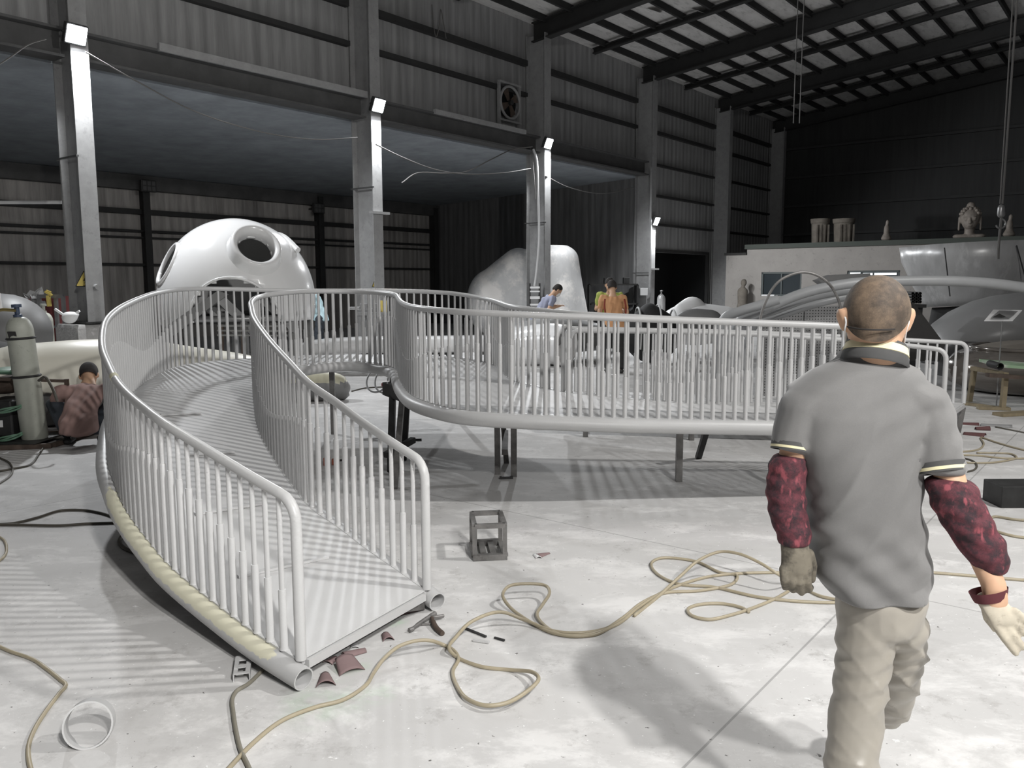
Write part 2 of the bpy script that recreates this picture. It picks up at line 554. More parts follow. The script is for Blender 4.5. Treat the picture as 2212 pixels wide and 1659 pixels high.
def mask_material(name, base, over, nscale=14, edge=.25, rough=.45, metal=0.0, var=.04):
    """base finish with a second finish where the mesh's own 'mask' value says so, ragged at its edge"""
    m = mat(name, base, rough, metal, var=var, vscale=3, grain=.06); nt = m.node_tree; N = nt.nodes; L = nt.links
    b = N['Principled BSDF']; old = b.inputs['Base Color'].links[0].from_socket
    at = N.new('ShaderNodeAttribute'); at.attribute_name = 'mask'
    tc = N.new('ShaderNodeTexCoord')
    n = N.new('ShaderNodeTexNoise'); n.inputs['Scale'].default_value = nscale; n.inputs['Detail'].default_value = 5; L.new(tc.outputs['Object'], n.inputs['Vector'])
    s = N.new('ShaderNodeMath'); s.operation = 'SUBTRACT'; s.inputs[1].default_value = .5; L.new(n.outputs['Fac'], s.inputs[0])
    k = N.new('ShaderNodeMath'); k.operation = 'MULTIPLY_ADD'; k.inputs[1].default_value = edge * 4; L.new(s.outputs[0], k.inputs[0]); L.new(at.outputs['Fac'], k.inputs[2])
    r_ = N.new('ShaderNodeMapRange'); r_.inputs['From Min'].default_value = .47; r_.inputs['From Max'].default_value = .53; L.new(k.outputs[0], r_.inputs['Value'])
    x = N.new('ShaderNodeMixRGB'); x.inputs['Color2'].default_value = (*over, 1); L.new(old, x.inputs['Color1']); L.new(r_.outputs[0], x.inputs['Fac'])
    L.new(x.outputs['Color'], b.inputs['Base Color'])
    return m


mask_material('pipe_filled', g(186), rgb(212, 209, 188), 22, .16)
mask_material('tail_filled', g(128), rgb(196, 193, 170), 9, .2)
# ===================================================================== HALL
RZ = PI / 2 - AZ
SC = [6.26, 12.3, 18.45, 24.33, 30.2, 35.75]


def hall(mb, name, m, parent=None, smooth=0, bevel=0.0):
    """mb in hall axes (s, v, z)"""
    o = mb.build(name, m, None, smooth, origin=(0, 0, 0), bevel=bevel)
    o.rotation_euler = (0, 0, RZ)
    if parent is not None:
        o.parent = parent; o.matrix_parent_inverse = world_of(parent).inverted()
    return o


def hbox(mb, s0, s1, v0, v1, z0, z1):
    return mb.box(((s0 + s1) / 2, (v0 + v1) / 2, (z0 + z1) / 2), (abs(s1 - s0), abs(v1 - v0), abs(z1 - z0)))


fl = MB(); fl.add([(-30, -14, 0), (30, -14, 0), (30, 48, 0), (-30, 48, 0)], [(0, 1, 2, 3)])
struct(fl.build('floor', 'concrete_floor', None, 0, origin=(0, 0, 0)))

VW = 13.95
DZ = 2.62
w = MB()
hbox(w, -8, 24.33, VW, VW + .06, 5.3, 8.75)
hbox(w, 24.33, 36, VW, VW + .06, DZ, 8.75)
hbox(w, 24.33, 24.9, VW, VW + .06, 0, DZ)
hbox(w, 29.8, 36, VW, VW + .06, 0, DZ)
wall_left = struct(hall(w, 'wall_left', 'wall_sheet'))


def girt(s0, s1, z, v=VW - .08, h=.10, m='girt_paint', parent=wall_left):
    b = MB(); hbox(b, s0, s1, v - .07, v + .07, z - h / 2, z + h / 2)
    return hall(b, 'girt', m, parent)


for a, b_ in zip([-6, .4] + SC[:-1], [.1, 6.0] + [x - .2 for x in SC[1:]]):
    girt(a + .2 if a > 1 else a, b_, 6.57); girt(a + .2 if a > 1 else a, b_, 7.38, h=.14)
for a, b_ in ((24.5, 30.0), (30.4, 35.6)):
    for z in (3.55, 4.5, 5.52): girt(a, b_, z, h=.07)
# girders over the open bays, with a pale ledge on the flange
for i, (a, b_) in enumerate(zip([-6, .4, 6.4, 12.45, 18.6], [.25, 6.1, 12.15, 18.3, 24.2])):
    b = MB()
    hbox(b, a, b_, 13.42, 13.8, 5.42, 5.46); hbox(b, a, b_, 13.58, 13.62, 5.06, 5.44); hbox(b, a, b_, 13.42, 13.8, 5.02, 5.06)
    hall(b, 'girder', 'beam_paint', wall_left)
b = MB(); hbox(b, 7.6, 12.15, 13.36, 13.44, 5.42, 5.55); hall(b, 'ledge_plate', 'column_paint', wall_left)
b = MB(); hbox(b, 14.2, 17.6, 13.36, 13.44, 5.42, 5.52); hall(b, 'ledge_plate', 'column_paint', wall_left)

# lean-to bay behind the columns
w = MB(); hbox(w, -8, 24.4, 23.1, 23.16, 0, 4.7); wall_back = struct(hall(w, 'wall_back', 'back_sheet'))
for z, h in ((3.62, .14), (3.08, .07), (2.9, .05), (2.14, .07)):
    b = MB(); hbox(b, -8, 24.3, 22.94, 23.1, z - h / 2, z + h / 2); hall(b, 'girt', 'girt_paint', wall_back)
b = MB(); hbox(b, -8, 24.3, 22.85, 23.1, 4.22, 4.62); hall(b, 'eave_beam', 'beam_paint', wall_back)
for s in (6.3, 12.3, 18.45, 24.1):
    b = MB(); hbox(b, s - .1, s + .1, 22.72, 22.76, 0, 4.5); hbox(b, s - .015, s + .015, 22.76, 23.1, 0, 4.5)
    hall(b, 'wall_post', 'girt_paint', wall_back)
w = MB(); hbox(w, 24.4, 24.46, 13.9, 23.1, 0, 5.2)
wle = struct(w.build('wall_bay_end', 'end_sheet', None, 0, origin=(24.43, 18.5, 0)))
wle.location = HW(24.43, 18.5); wle.rotation_euler = (0, 0, RZ)
for vtx in wle.data.vertices: vtx.co.z = min(vtx.co.z, 5.2)
# vertical ribs of that sheet run along v: turn the texture by building it along local x
me = wle.data
for vtx in me.vertices: vtx.co = Vector((vtx.co.y, -vtx.co.x, vtx.co.z))
wle.rotation_euler = (0, 0, RZ + PI / 2)
b = MB(); hbox(b, -8, 24.4, 0, 0, 0, 0)
lr = MB()
lr.add([(-8, 13.9, 5.0), (24.4, 13.9, 5.0), (24.4, 23.2, 4.62), (-8, 23.2, 4.62), (-8, 13.9, 5.06), (24.4, 13.9, 5.06), (24.4, 23.2, 4.68), (-8, 23.2, 4.68)],
       [(0, 1, 2, 3), (7, 6, 5, 4), (0, 4, 5, 1), (1, 5, 6, 2), (2, 6, 7, 3), (3, 7, 4, 0)])
ceil_low = struct(hall(lr, 'ceiling_low_bay', 'lean_roof'))

# pitched roof of the hall
SL = .115


def rz_(v): return 8.0 + SL * (13.6 - v)


rp = MB(); k = .52
rp.add([(-8, 14.2, rz_(14.2) + k), (36, 14.2, rz_(14.2) + k), (36, -7, rz_(-7) + k), (-8, -7, rz_(-7) + k),
        (-8, 14.2, rz_(14.2) + k + .06), (36, 14.2, rz_(14.2) + k + .06), (36, -7, rz_(-7) + k + .06), (-8, -7, rz_(-7) + k + .06)],
       [(0, 1, 2, 3), (7, 6, 5, 4), (0, 4, 5, 1), (1, 5, 6, 2), (2, 6, 7, 3), (3, 7, 4, 0)])
ceiling = struct(hall(rp, 'ceiling', 'roof_panel'))
v = 13.35
while v > -6:
    b = MB(); z = rz_(v) + k
    b.box((14, v, z - .09), (44, .07, .17)); hall(b, 'purlin', 'rafter_paint', ceiling)
    v -= .82


def slope_beam(s, w_, d, top, name):
    b = MB()
    pr = [(13.8, -7)]
    v0, v1 = 13.75, -7
    z0, z1 = rz_(v0) + top, rz_(v1) + top
    for (ww, a, c) in ((w_, 0, .03), (.025, .03, d - .03), (w_, d - .03, d)):
        vs = []
        for v_, z_ in ((v0, z0), (v1, z1)):
            for x, y in ((-ww / 2, -c), (ww / 2, -c), (ww / 2, -a), (-ww / 2, -a)): vs.append((s + x, v_, z_ + y))
        b.add(vs, [(0, 1, 2, 3), (7, 6, 5, 4), (0, 4, 5, 1), (1, 5, 6, 2), (2, 6, 7, 3), (3, 7, 4, 0)])
    return hall(b, name, 'rafter_paint', ceiling)


for s in [.33] + SC: slope_beam(s, .24, .5, .44, 'rafter')
for a, b_ in zip([.33] + SC[:-1], SC): slope_beam((a + b_) / 2, .16, .16, .42, 'tie_beam')
# torn corners of the roof lining
for px, py, r_ in ((1395, 40, 0), (1490, 85, 1), (1232, 4, 2)):
    c = onend(px, py, 20.2 + r_)
    b = MB(); s0 = 20.2 + r_
    b.add([(s0, c[0], rz_(c[0]) + .50), (s0 + .6, c[0] - .1, rz_(c[0]) + .50), (s0 + .3, c[0] - .5, rz_(c[0]) + .30), (s0 + .02, c[0] - .2, rz_(c[0]) + .42)], [(0, 1, 2, 3), (3, 2, 1, 0)])
    hall(b, 'torn_lining', 'roof_panel', ceiling)

# end wall
w = MB(); w.box((0, 0, 0), (1, 1, 1))
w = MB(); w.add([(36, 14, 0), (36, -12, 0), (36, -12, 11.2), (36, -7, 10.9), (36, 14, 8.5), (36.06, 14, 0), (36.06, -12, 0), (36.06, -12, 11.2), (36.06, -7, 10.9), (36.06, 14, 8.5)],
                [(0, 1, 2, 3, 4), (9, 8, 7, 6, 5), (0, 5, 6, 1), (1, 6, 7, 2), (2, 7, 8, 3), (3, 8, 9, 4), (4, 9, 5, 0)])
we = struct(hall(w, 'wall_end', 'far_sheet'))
for z in (3.6, 4.8, 6.0, 7.2):
    b = MB(); b.box((35.9, 1, z), (.14, 25, .1)); hall(b, 'girt', 'girt_paint', we)

# open doorway between the fourth and fifth columns, its darkness painted as a near-black box
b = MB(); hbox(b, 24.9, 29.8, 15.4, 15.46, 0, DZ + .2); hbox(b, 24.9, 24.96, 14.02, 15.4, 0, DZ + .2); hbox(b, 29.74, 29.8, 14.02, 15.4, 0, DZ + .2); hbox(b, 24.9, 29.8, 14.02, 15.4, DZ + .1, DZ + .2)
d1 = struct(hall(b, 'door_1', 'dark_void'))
b = MB(); hbox(b, 24.84, 24.92, VW - .06, VW + .1, 0, DZ); hbox(b, 29.78, 29.86, VW - .06, VW + .1, 0, DZ); hbox(b, 24.84, 29.86, VW - .06, VW + .1, DZ, DZ + .1)
hall(b, 'door_frame', 'girt_paint', d1)

# --------------------------------------------------------------- columns
col_words = ['at the frame side with a tall lit face, standing on a broken concrete plinth', 'behind the back bend of the grey ramp, with the second yellow triangle',
             'in front of the big grey torso sculpture, with a cable hanging down its web', 'beside the dark doorway, carrying the lowest lamp', 'between the dark doorway and the pale brick building',
             'in the far corner above the pale brick building']
columns = []
for i, s in enumerate(SC):
    t = thing('steel_column', HW(s, 13.6), 'grey steel H-section column ' + col_words[i], 'column', 'steel columns of the hall', RZ)
    top = rz_(13.6) + .1
    b = MB(); d = .3; hw = .135
    z0 = .98 if i == 0 else 0
    for v_ in (13.3, 13.9): hbox(b, s - hw, s + hw, v_ - .012, v_ + .012, z0, top)
    hbox(b, s - .012, s + .012, 13.3, 13.9, z0, top)
    hall(b, 'shaft', 'column_paint', t)
    b = MB(); hbox(b, s - .2, s + .2, 13.2, 14.0, z0, z0 + .03); hall(b, 'base_plate', 'dark_steel', t)
    # stiffener / clamp bar across the web
    zz = {0: 3.55, 1: 3.6, 2: 3.2, 3: 1.9}.get(i)
    if zz:
        b = MB(); b.bar((s - .15, 13.25, zz), (s - .15, 13.95, zz), .04, .03); hall(b, 'clamp_bar', 'bright_metal', t)
    if i in (1, 3):
        zc = 3.05 if i == 1 else 2.0
        b = MB(); hbox(b, s - .26, s + .26, 13.2, 13.29, zc, zc + .05); hall(b, 'cross_bracket', 'column_paint', t)
    if i == 2:
        pts = [P(1152, 322, 22.4), P(1159, 345, 22.4), P(1162, 420, 22.4), P(1164, 520, 22.4), P(1157, 600, 22.4), P(1154, 618, 22.4)]
        MB().tube(catmull(pts, 8), .03, 8).build('cable_duct', 'hose_white', t)
        pts = [P(1146, 318, 22.45), P(1152, 360, 22.45), P(1157, 430, 22.45)]
        MB().tube(catmull(pts, 8), .012, 6).build('loose_cable', 'rope', t)
    if i == 3:
        hbox_ = MB(); hbox(hbox_, s - .36, s - .3, 13.18, 13.24, 1.35, 5.2); hall(hbox_, 'conduit', 'column_paint', t)
        q = P(1391, 630, HW(s, 13.2).y - .3); MB().box(q, (.24, .08, .24)).build('switch_box', 'white_box', t, bevel=.01)
    if i == 0:
        q = P(199, 650, 13.2); MB().box(q, (.10, .05, .13)).build('socket_box', 'white_box', t, bevel=.008)
        q = P(199, 684, 13.2); MB().box(q, (.08, .05, .13)).build('socket_box', 'white_box', t, bevel=.008)
        MB().tube([P(196, 620, 13.25), P(212, 620, 13.1)], .045, 12).build('pipe_stub', 'column_paint', t)
        b = MB(); b.tube(catmull([P(199, 690, 13.15), P(201, 705, 13.1), P(192, 725, 13.0), P(172, 752, 12.9)], 6), .012, 6); b.build('power_cord', 'rubber', t)
    columns.append(t)
# plinth
b = MB(); s, v_ = SC[0], 13.6
rings = []
for z, h in ((0, .36), (.5, .34), (.9, .33), (.96, .31), (.97, .30)):
    rings.append([HW(s + a * h + random.uniform(-.012, .012), v_ + c * h * 1.1 + random.uniform(-.012, .012), z) for a, c in
                  ((-1, -1), (-.4, -1), (.3, -1), (1, -1), (1, -.3), (1, .4), (1, 1), (0, 1), (-1, 1), (-1, 0))])
b.loft(rings)
tag(b.build('concrete_plinth', 'concrete_block', None, 30), 'chipped concrete plinth under the first steel column', 'plinth')

# yellow warning triangles on two columns
for i, (px, py, wd, Y) in enumerate(((182, 606, .24, None), (812, 611, .22, None))):
    s = SC[i]; q = HW(s, 13.28); Yq = q.y
    c = P(px, py, Yq) ; n = -VA
    ax = UA
    lab = ('yellow triangular electric-shock warning sign low on the first column by the gas cylinders', 'yellow triangular electric-shock warning sign on the second column behind the ramp')[i]
    t = thing('warning_sign', c, lab, 'sign', None)
    c = c + n * .02

    def tri(h, off, th):
        pts = [c + ax * x * h + Vector((0, 0, z * h)) + n * off for x, z in ((-.58, -.34), (.58, -.34), (.5, -.42), (-.5, -.42))]
        pts = [c + ax * x * h + Vector((0, 0, z * h)) + n * off for x, z in ((-.6, -.40), (.6, -.40), (.62, -.34), (.05, .62), (-.05, .62), (-.62, -.34))]
        return MB().poly(pts, th, n)
    tri(wd, 0, .004).build('plate', 'sign_black', t, 0); tri(wd * .88, .005, .003).build('field', 'sign_yellow', t, 0)
    z_ = [(.02, .30), (-.16, -.02), (-.02, -.02), (-.08, -.26), (.16, .08), (.03, .08), (.12, .30)]
    MB().poly([c + ax * x * wd * .8 + Vector((0, 0, z * wd * .8)) + n * .009 for x, z in z_], .002, n).build('lightning_bolt', 'sign_black', t, 0)
    b = MB()
    for k2 in range(4): b.box(c + ax * (-.12 + .08 * k2) * wd + Vector((0, 0, -.32 * wd)) + n * .01, (.04 * wd, .004, .06 * wd), Matrix((ax, -n, (0, 0, 1))).transposed())
    b.build('caption_marks', 'sign_black', t, 0)

# --------------------------------------------------------------- floodlights
lamp_px = [(165, 75), (818, 228), (1185, 310), (1418, 478)]
lampw = ['topmost floodlight in view, glowing on the first column', 'glowing floodlight on the second column above the ramp', 'glowing floodlight on the third column by the grey torso sculpture',
         'lowest and farthest glowing floodlight, beside the dark doorway']
LAMPS = []
for i, (px, py) in enumerate(lamp_px):
    s = SC[i]; q = HW(s + .02, 13.05); c = P(px, py, q.y)
    t = thing('floodlight', c, lampw[i], 'lamp', 'lit floodlights on the columns')
    dr = (-VA + UA * .06 + Vector((0, 0, -.42))).normalized()
    sd = dr.cross(Vector((0, 0, 1))).normalized(); up = sd.cross(dr)
    m3 = Matrix((sd, dr, up)).transposed()
    MB().box(c - dr * .04, (.34, .09, .30), m3).build('housing', 'lamp_housing', t, 0, bevel=.015)
    MB().box(c + dr * .012, (.29, .012, .25), m3).build('lens', 'lamp_glow', t, 0, bevel=.004)
    b = MB(); b.bar(c - dr * .06 - sd * .19, c - dr * .06 + sd * .19, .04, .02); b.bar(c - dr * .06, c - dr * .2 - Vector((0, 0, .06)), .05, .03)
    b.build('bracket', 'dark_steel', t, 0)
    LAMPS.append((c + dr * .06, dr))
for i, (px, py) in enumerate(((320, 402), (688, 450))):
    s, z = onwall(px, py, 22.5); c = HW(s, 22.5, z)
    t = thing('floodlight', c, ('unlit six-cell floodlight on the low bay wall, left of the white dome', 'unlit six-cell floodlight on the low bay wall, up right of the white dome')[i], 'lamp', 'unlit floodlights on the back wall')
    m3 = Matrix((UA, -VA, (0, 0, 1))).transposed()
    MB().box(c, (.44, .1, .32), m3).build('housing', 'lamp_housing', t, 0, bevel=.012)
    for a in (-1, 0, 1):
        for e in (-1, 1):
            MB().box(c + UA * a * .13 - VA * .055 + Vector((0, 0, e * .072)), (.10, .012, .11), m3).build('cell', 'lamp_off', t, 0)
    b = MB(); b.bar(c + VA * .05, c + VA * .5, .04, .04); b.build('bracket', 'dark_steel', t, 0)

# exhaust fan on the wall
s, z = onwall(1101, 222, 13.75); c = HW(s, 13.75, z)
t = thing('exhaust_fan', c, 'round exhaust fan in a square frame high on the corrugated wall', 'fan')
m3 = Matrix((UA, -VA, (0, 0, 1))).transposed()
b = MB()
for a in (-1, 1): b.box(c + UA * a * .42 + VA * .02 - Vector((0, 0, .2)), (.05, .08, 1.3), m3)
b.box(c + Vector((0, 0, .47)), (.9, .08, .05), m3); b.box(c - Vector((0, 0, .47)), (.9, .08, .05), m3); b.build('frame', 'column_paint', t, 0)
q = Matrix((UA, Vector((0, 0, 1)), -VA)).transposed()
ring = [c + UA * math.cos(a) * .4 + Vector((0, 0, math.sin(a) * .4)) - VA * .02 for a in [2 * PI * j / 32 for j in range(32)]]
MB().tube(ring, .035, 8, closed=True).build('shroud_ring', 'column_paint', t)
MB().lathe([(.37, .0), (.37, .01)], c + VA * .1, 32, rot=q).build('backing', 'dark_void', t, 0)
for j in range(4):
    a = j * PI / 2 + .5; b = MB()
    d_ = UA * math.cos(a) + Vector((0, 0, math.sin(a))); e_ = UA * -math.sin(a) + Vector((0, 0, math.cos(a)))
    b.poly([c + d_ * .06 - e_ * .04, c + d_ * .34 - e_ * .12, c + d_ * .34 + e_ * .1, c + d_ * .06 + e_ * .05], .02, VA); b.build('blade', 'rust_steel', t, 0)
MB().lathe([(.07, 0), (.07, .08), (.03, .1)], c - VA * 0, 16, rot=q).build('hub', 'dark_steel', t)

# sagging cables between the columns
cables = [([(185, 112, 12.9), (300, 178, 13.4), (420, 240, 14.2), (560, 284, 15), (680, 301, 16), (772, 297, 16.9)], .011, 'long thin cable sagging from the first lamp to the second column'),
          ([(812, 312, 17.3), (870, 340, 18), (940, 366, 19), (1010, 376, 20), (1090, 373, 21), (1146, 364, 22.2)], .014, 'cable sagging from the second column to the third, lower at its far end'),
          ([(868, 395, 19), (900, 374, 19.3), (960, 374, 19.8), (1005, 371, 20.2), (1060, 345, 21), (1110, 322, 21.8), (1150, 317, 22.3)], .014, 'wavy cable rising to the top of the third column from behind the second'),
          ([(1178, 380, 22.6), (1230, 405, 24), (1300, 418, 25.5), (1370, 405, 27)], .012, 'faint cable sagging from the third column to the fourth'),
          ([(0, 138, 12.2), (30, 118, 12.3), (62, 96, 12.4), (100, 84, 12.5)], .010, 'short cable running out of frame from the first lamp')]
for pts, r_, lab in cables:
    tag(MB().tube(catmull([P(*p) for p in pts], 8), r_, 6).build('overhead_cable', 'rope'), lab, 'cable', 'overhead cables')
b = MB().tube([P(-60, 437.5, 14.2), P(133, 437, 14.4)], .03, 10)
tag(b.build('white_pipe', 'hose_white'), 'long white pipe slung level across the low bay behind the first column', 'pipe')
b = MB().tube(catmull([P(933, 10, 20), P(936, 50, 20), P(942, 80, 20), (P(948, 60, 20)), P(952, 20, 20), P(958, 50, 20), P(964, 84, 20)], 6), .012, 6)
tag(b.build('dangling_cord', 'rope'), 'knotted cord dangling from the roof in front of the corrugated wall', 'cord')

# --------------------------------------------------------------- brick building at the far end
SF = 29.4
w = MB(); zt = 2.78
W1 = (11.63, 10.17, 1.09, 1.94); W2 = (8.63, 6.95, .95, 1.96)


def face(v0, v1, z0, z1): hbox(w, SF, SF + .2, v0, v1, z0, z1)


face(12.2, W1[0], 0, zt); face(W1[1], W2[0], 0, zt); face(W2[1], -8, 0, zt)
for W_ in (W1, W2): face(W_[0], W_[1], 0, W_[2]); face(W_[0], W_[1], W_[3], zt)
hbox(w, SF, SF + .2, 13.0, 12.2, 0, 2.58)
wb = struct(hall(w, 'wall_brick_building', 'plaster'))
b = MB(); hbox(b, SF - .12, SF + 6.3, 12.25, -8, zt, zt + .16); struct(hall(b, 'trim_1', 'green_trim'))
b = MB(); hbox(b, SF - .08, SF + .4, 13.05, 12.2, 2.58, 2.66); struct(hall(b, 'trim_2', 'dark_board'))
for i, W_ in enumerate((W1, W2)):
    b = MB(); s = SF + .06; fw = .06
    hbox(b, s - .04, s + .04, W_[0], W_[0] - fw, W_[2], W_[3]); hbox(b, s - .04, s + .04, W_[1] + fw, W_[1], W_[2], W_[3])
    hbox(b, s - .04, s + .04, W_[0], W_[1], W_[2], W_[2] + fw); hbox(b, s - .04, s + .04, W_[0], W_[1], W_[3] - fw, W_[3])
    mid = (W_[0] + W_[1]) / 2
    hbox(b, s - .03, s + .03, mid + .025, mid - .025, W_[2], W_[3])
    wn = struct(hall(b, 'window_%d' % (i + 1), 'window_frame'))
    b = MB(); hbox(b, s + .01, s + .02, W_[0] - fw, W_[1] + fw, W_[2] + fw, W_[3] - fw); hall(b, 'pane', 'window_glass', wn)
    if i == 1:
        b = MB(); hbox(b, s - .012, s - .004, W_[0] - fw - .02, W_[0] - .42, W_[3] - .34, W_[3] - fw); hbox(b, s - .012, s - .004, W_[0] - .5, W_[1] + .12, W_[3] - .15, W_[3] - fw - .02)
        hall(b, 'lit_pane', 'window_lit', wn)
    else:
        b = MB(); hbox(b, s - .06, s - .02, W_[0] - .02, W_[0] - .5, W_[2] + .0, W_[2] + .05); hall(b, 'sill_strip', 'white_matt', wn)
# ================================================================ WALKWAYS
def edge(pts, per=8, step=.02):
    """deck-edge points (px, py of deck edge, Y, py of the rail's centre above it) -> x, y, z deck, z rail"""
    out = []
    for bx, by, Y, ry in pts:
        p = P(bx, by, Y)
        # rail point straight above p: find z whose image row is ry
        lo, hi = p.z, p.z + 1.6
        for _ in range(40):
            mid = (lo + hi) / 2
            d = Vector((p.x, p.y, mid)) - CAM
            row = IH / 2 - FPX * d.dot(CU) / d.dot(_f)
            if row > ry: lo = mid
            else: hi = mid
        out.append((p.x, p.y, p.z, lo))
    A = catmull(out, per)
    return resample(A, step)


def smooth_cols(A, cols, n):
    for c in cols:
        x = A[:, c]; pad = np.r_[np.full(n, x[0]), x, np.full(n, x[-1])]
        k = np.hanning(2 * n + 1); k /= k.sum()
        y = np.convolve(pad, k, 'valid')
        w_ = np.minimum(1, np.minimum(np.arange(len(x)), np.arange(len(x))[::-1]) / n)
        A[:, c] = x * (1 - w_) + y * w_
    return A


inner_px = [(922, 1272, 4.10, 1001), (860, 1228, 4.22, 962), (800, 1186, 4.37, 919), (735, 1139, 4.52, 873), (678, 1097, 4.76, 828), (638, 1050, 4.97, 787), (591, 985, 5.22, 735), (560, 925, 5.5, 690),
            (553, 885, 5.8, 668), (551, 843, 6.5, 652), (572, 813, 7.1, 640), (621, 796, 7.6, 632), (673, 785, 7.95, 629), (749, 779, 8.2, 630), (825, 786, 8.05, 632), (856, 796, 7.85, 637),
            (864, 811, 7.6, 645), (872, 830, 7.2, 655), (900, 858, 6.6, 664), (945, 874, 6.2, 670), (1000, 885, 6.0, 673.5), (1090, 892, 5.93, 678), (1200, 897, 5.9, 683), (1330, 902, 5.9, 687), (1466, 905, 5.92, 692.5),
            (1640, 908, 6.02, 698.5), (1880, 913, 6.25, 708)]
outer_px = [(650, 1424, 3.37, 1085), (586, 1386, 3.43, 1048), (505, 1329, 3.54, 998), (418, 1262, 3.78, 944), (371, 1222, 3.97, 914), (329, 1172, 4.22, 882), (296, 1128, 4.42, 857), (270, 1088, 4.56, 826), (250, 1043, 4.72, 792),
            (238, 1004, 5.0, 758), (236, 960, 5.3, 722), (244, 905, 5.8, 692), (262, 870, 6.3, 671), (290, 842, 6.75, 655), (317, 822, 7.05, 643), (341, 807, 7.3, 634.5), (368, 797, 7.5, 628.5), (394, 790, 7.68, 625),
            (435, 783, 7.95, 623), (497, 777, 8.35, 624), (546, 774, 8.65, 626), (620, 770, 8.95, 627.5), (749, 766, 9.2, 628), (860, 767, 9.2, 628.5), (930, 769, 9.12, 630), (979, 772, 9.0, 633), (1037, 780, 8.85, 643),
            (1060, 785, 8.72, 649), (1077, 793, 8.5, 654), (1088, 804, 8.2, 658), (1104, 819, 7.85, 661.5), (1125, 826, 7.62, 665), (1144, 831, 7.45, 668), (1199, 842, 7.2, 674), (1246, 850, 7.1, 678), (1388, 864, 6.98, 685.5),
            (1469, 870, 6.96, 690), (1640, 877, 7.0, 696.5), (1900, 887, 7.25, 707)]
anchors = [((922, 4.1), (650, 3.37)), ((678, 4.76), (329, 4.22)), ((591, 5.22), (250, 4.72)), ((560, 5.5), (236, 5.3)), ((551, 6.5), (262, 6.3)), ((621, 7.6), (394, 7.68)), ((749, 8.2), (620, 8.95)), ((856, 7.85), (979, 9.0)),
           ((864, 7.6), (1060, 8.72)), ((900, 6.6), (1125, 7.62)), ((1000, 6.0), (1199, 7.2)), ((1200, 5.9), (1300, 7.04)), ((1466, 5.92), (1469, 6.96)), ((1880, 6.25), (1900, 7.25))]


def arclen(A):
    d = np.linalg.norm(np.diff(A[:, :2], axis=0), axis=1); return np.r_[0, np.cumsum(d)]


def nearest(A, px, Y, pts):
    q = [p for p in pts if p[0] == px and p[2] == Y]
    if q: w_ = P(q[0][0], q[0][1], Y)
    else: w_ = P(px, 857, Y)
    return int(np.argmin((A[:, 0] - w_.x) ** 2 + (A[:, 1] - w_.y) ** 2))


def offset_path(A, side, off):
    """horizontal offset of a polyline to its left (+) or right (-)"""
    t = np.gradient(A[:, :2], axis=0); t /= np.linalg.norm(t, axis=1)[:, None] + 1e-9
    n = np.stack([-t[:, 1], t[:, 0]], 1)
    return A[:, :2] + n * off * side


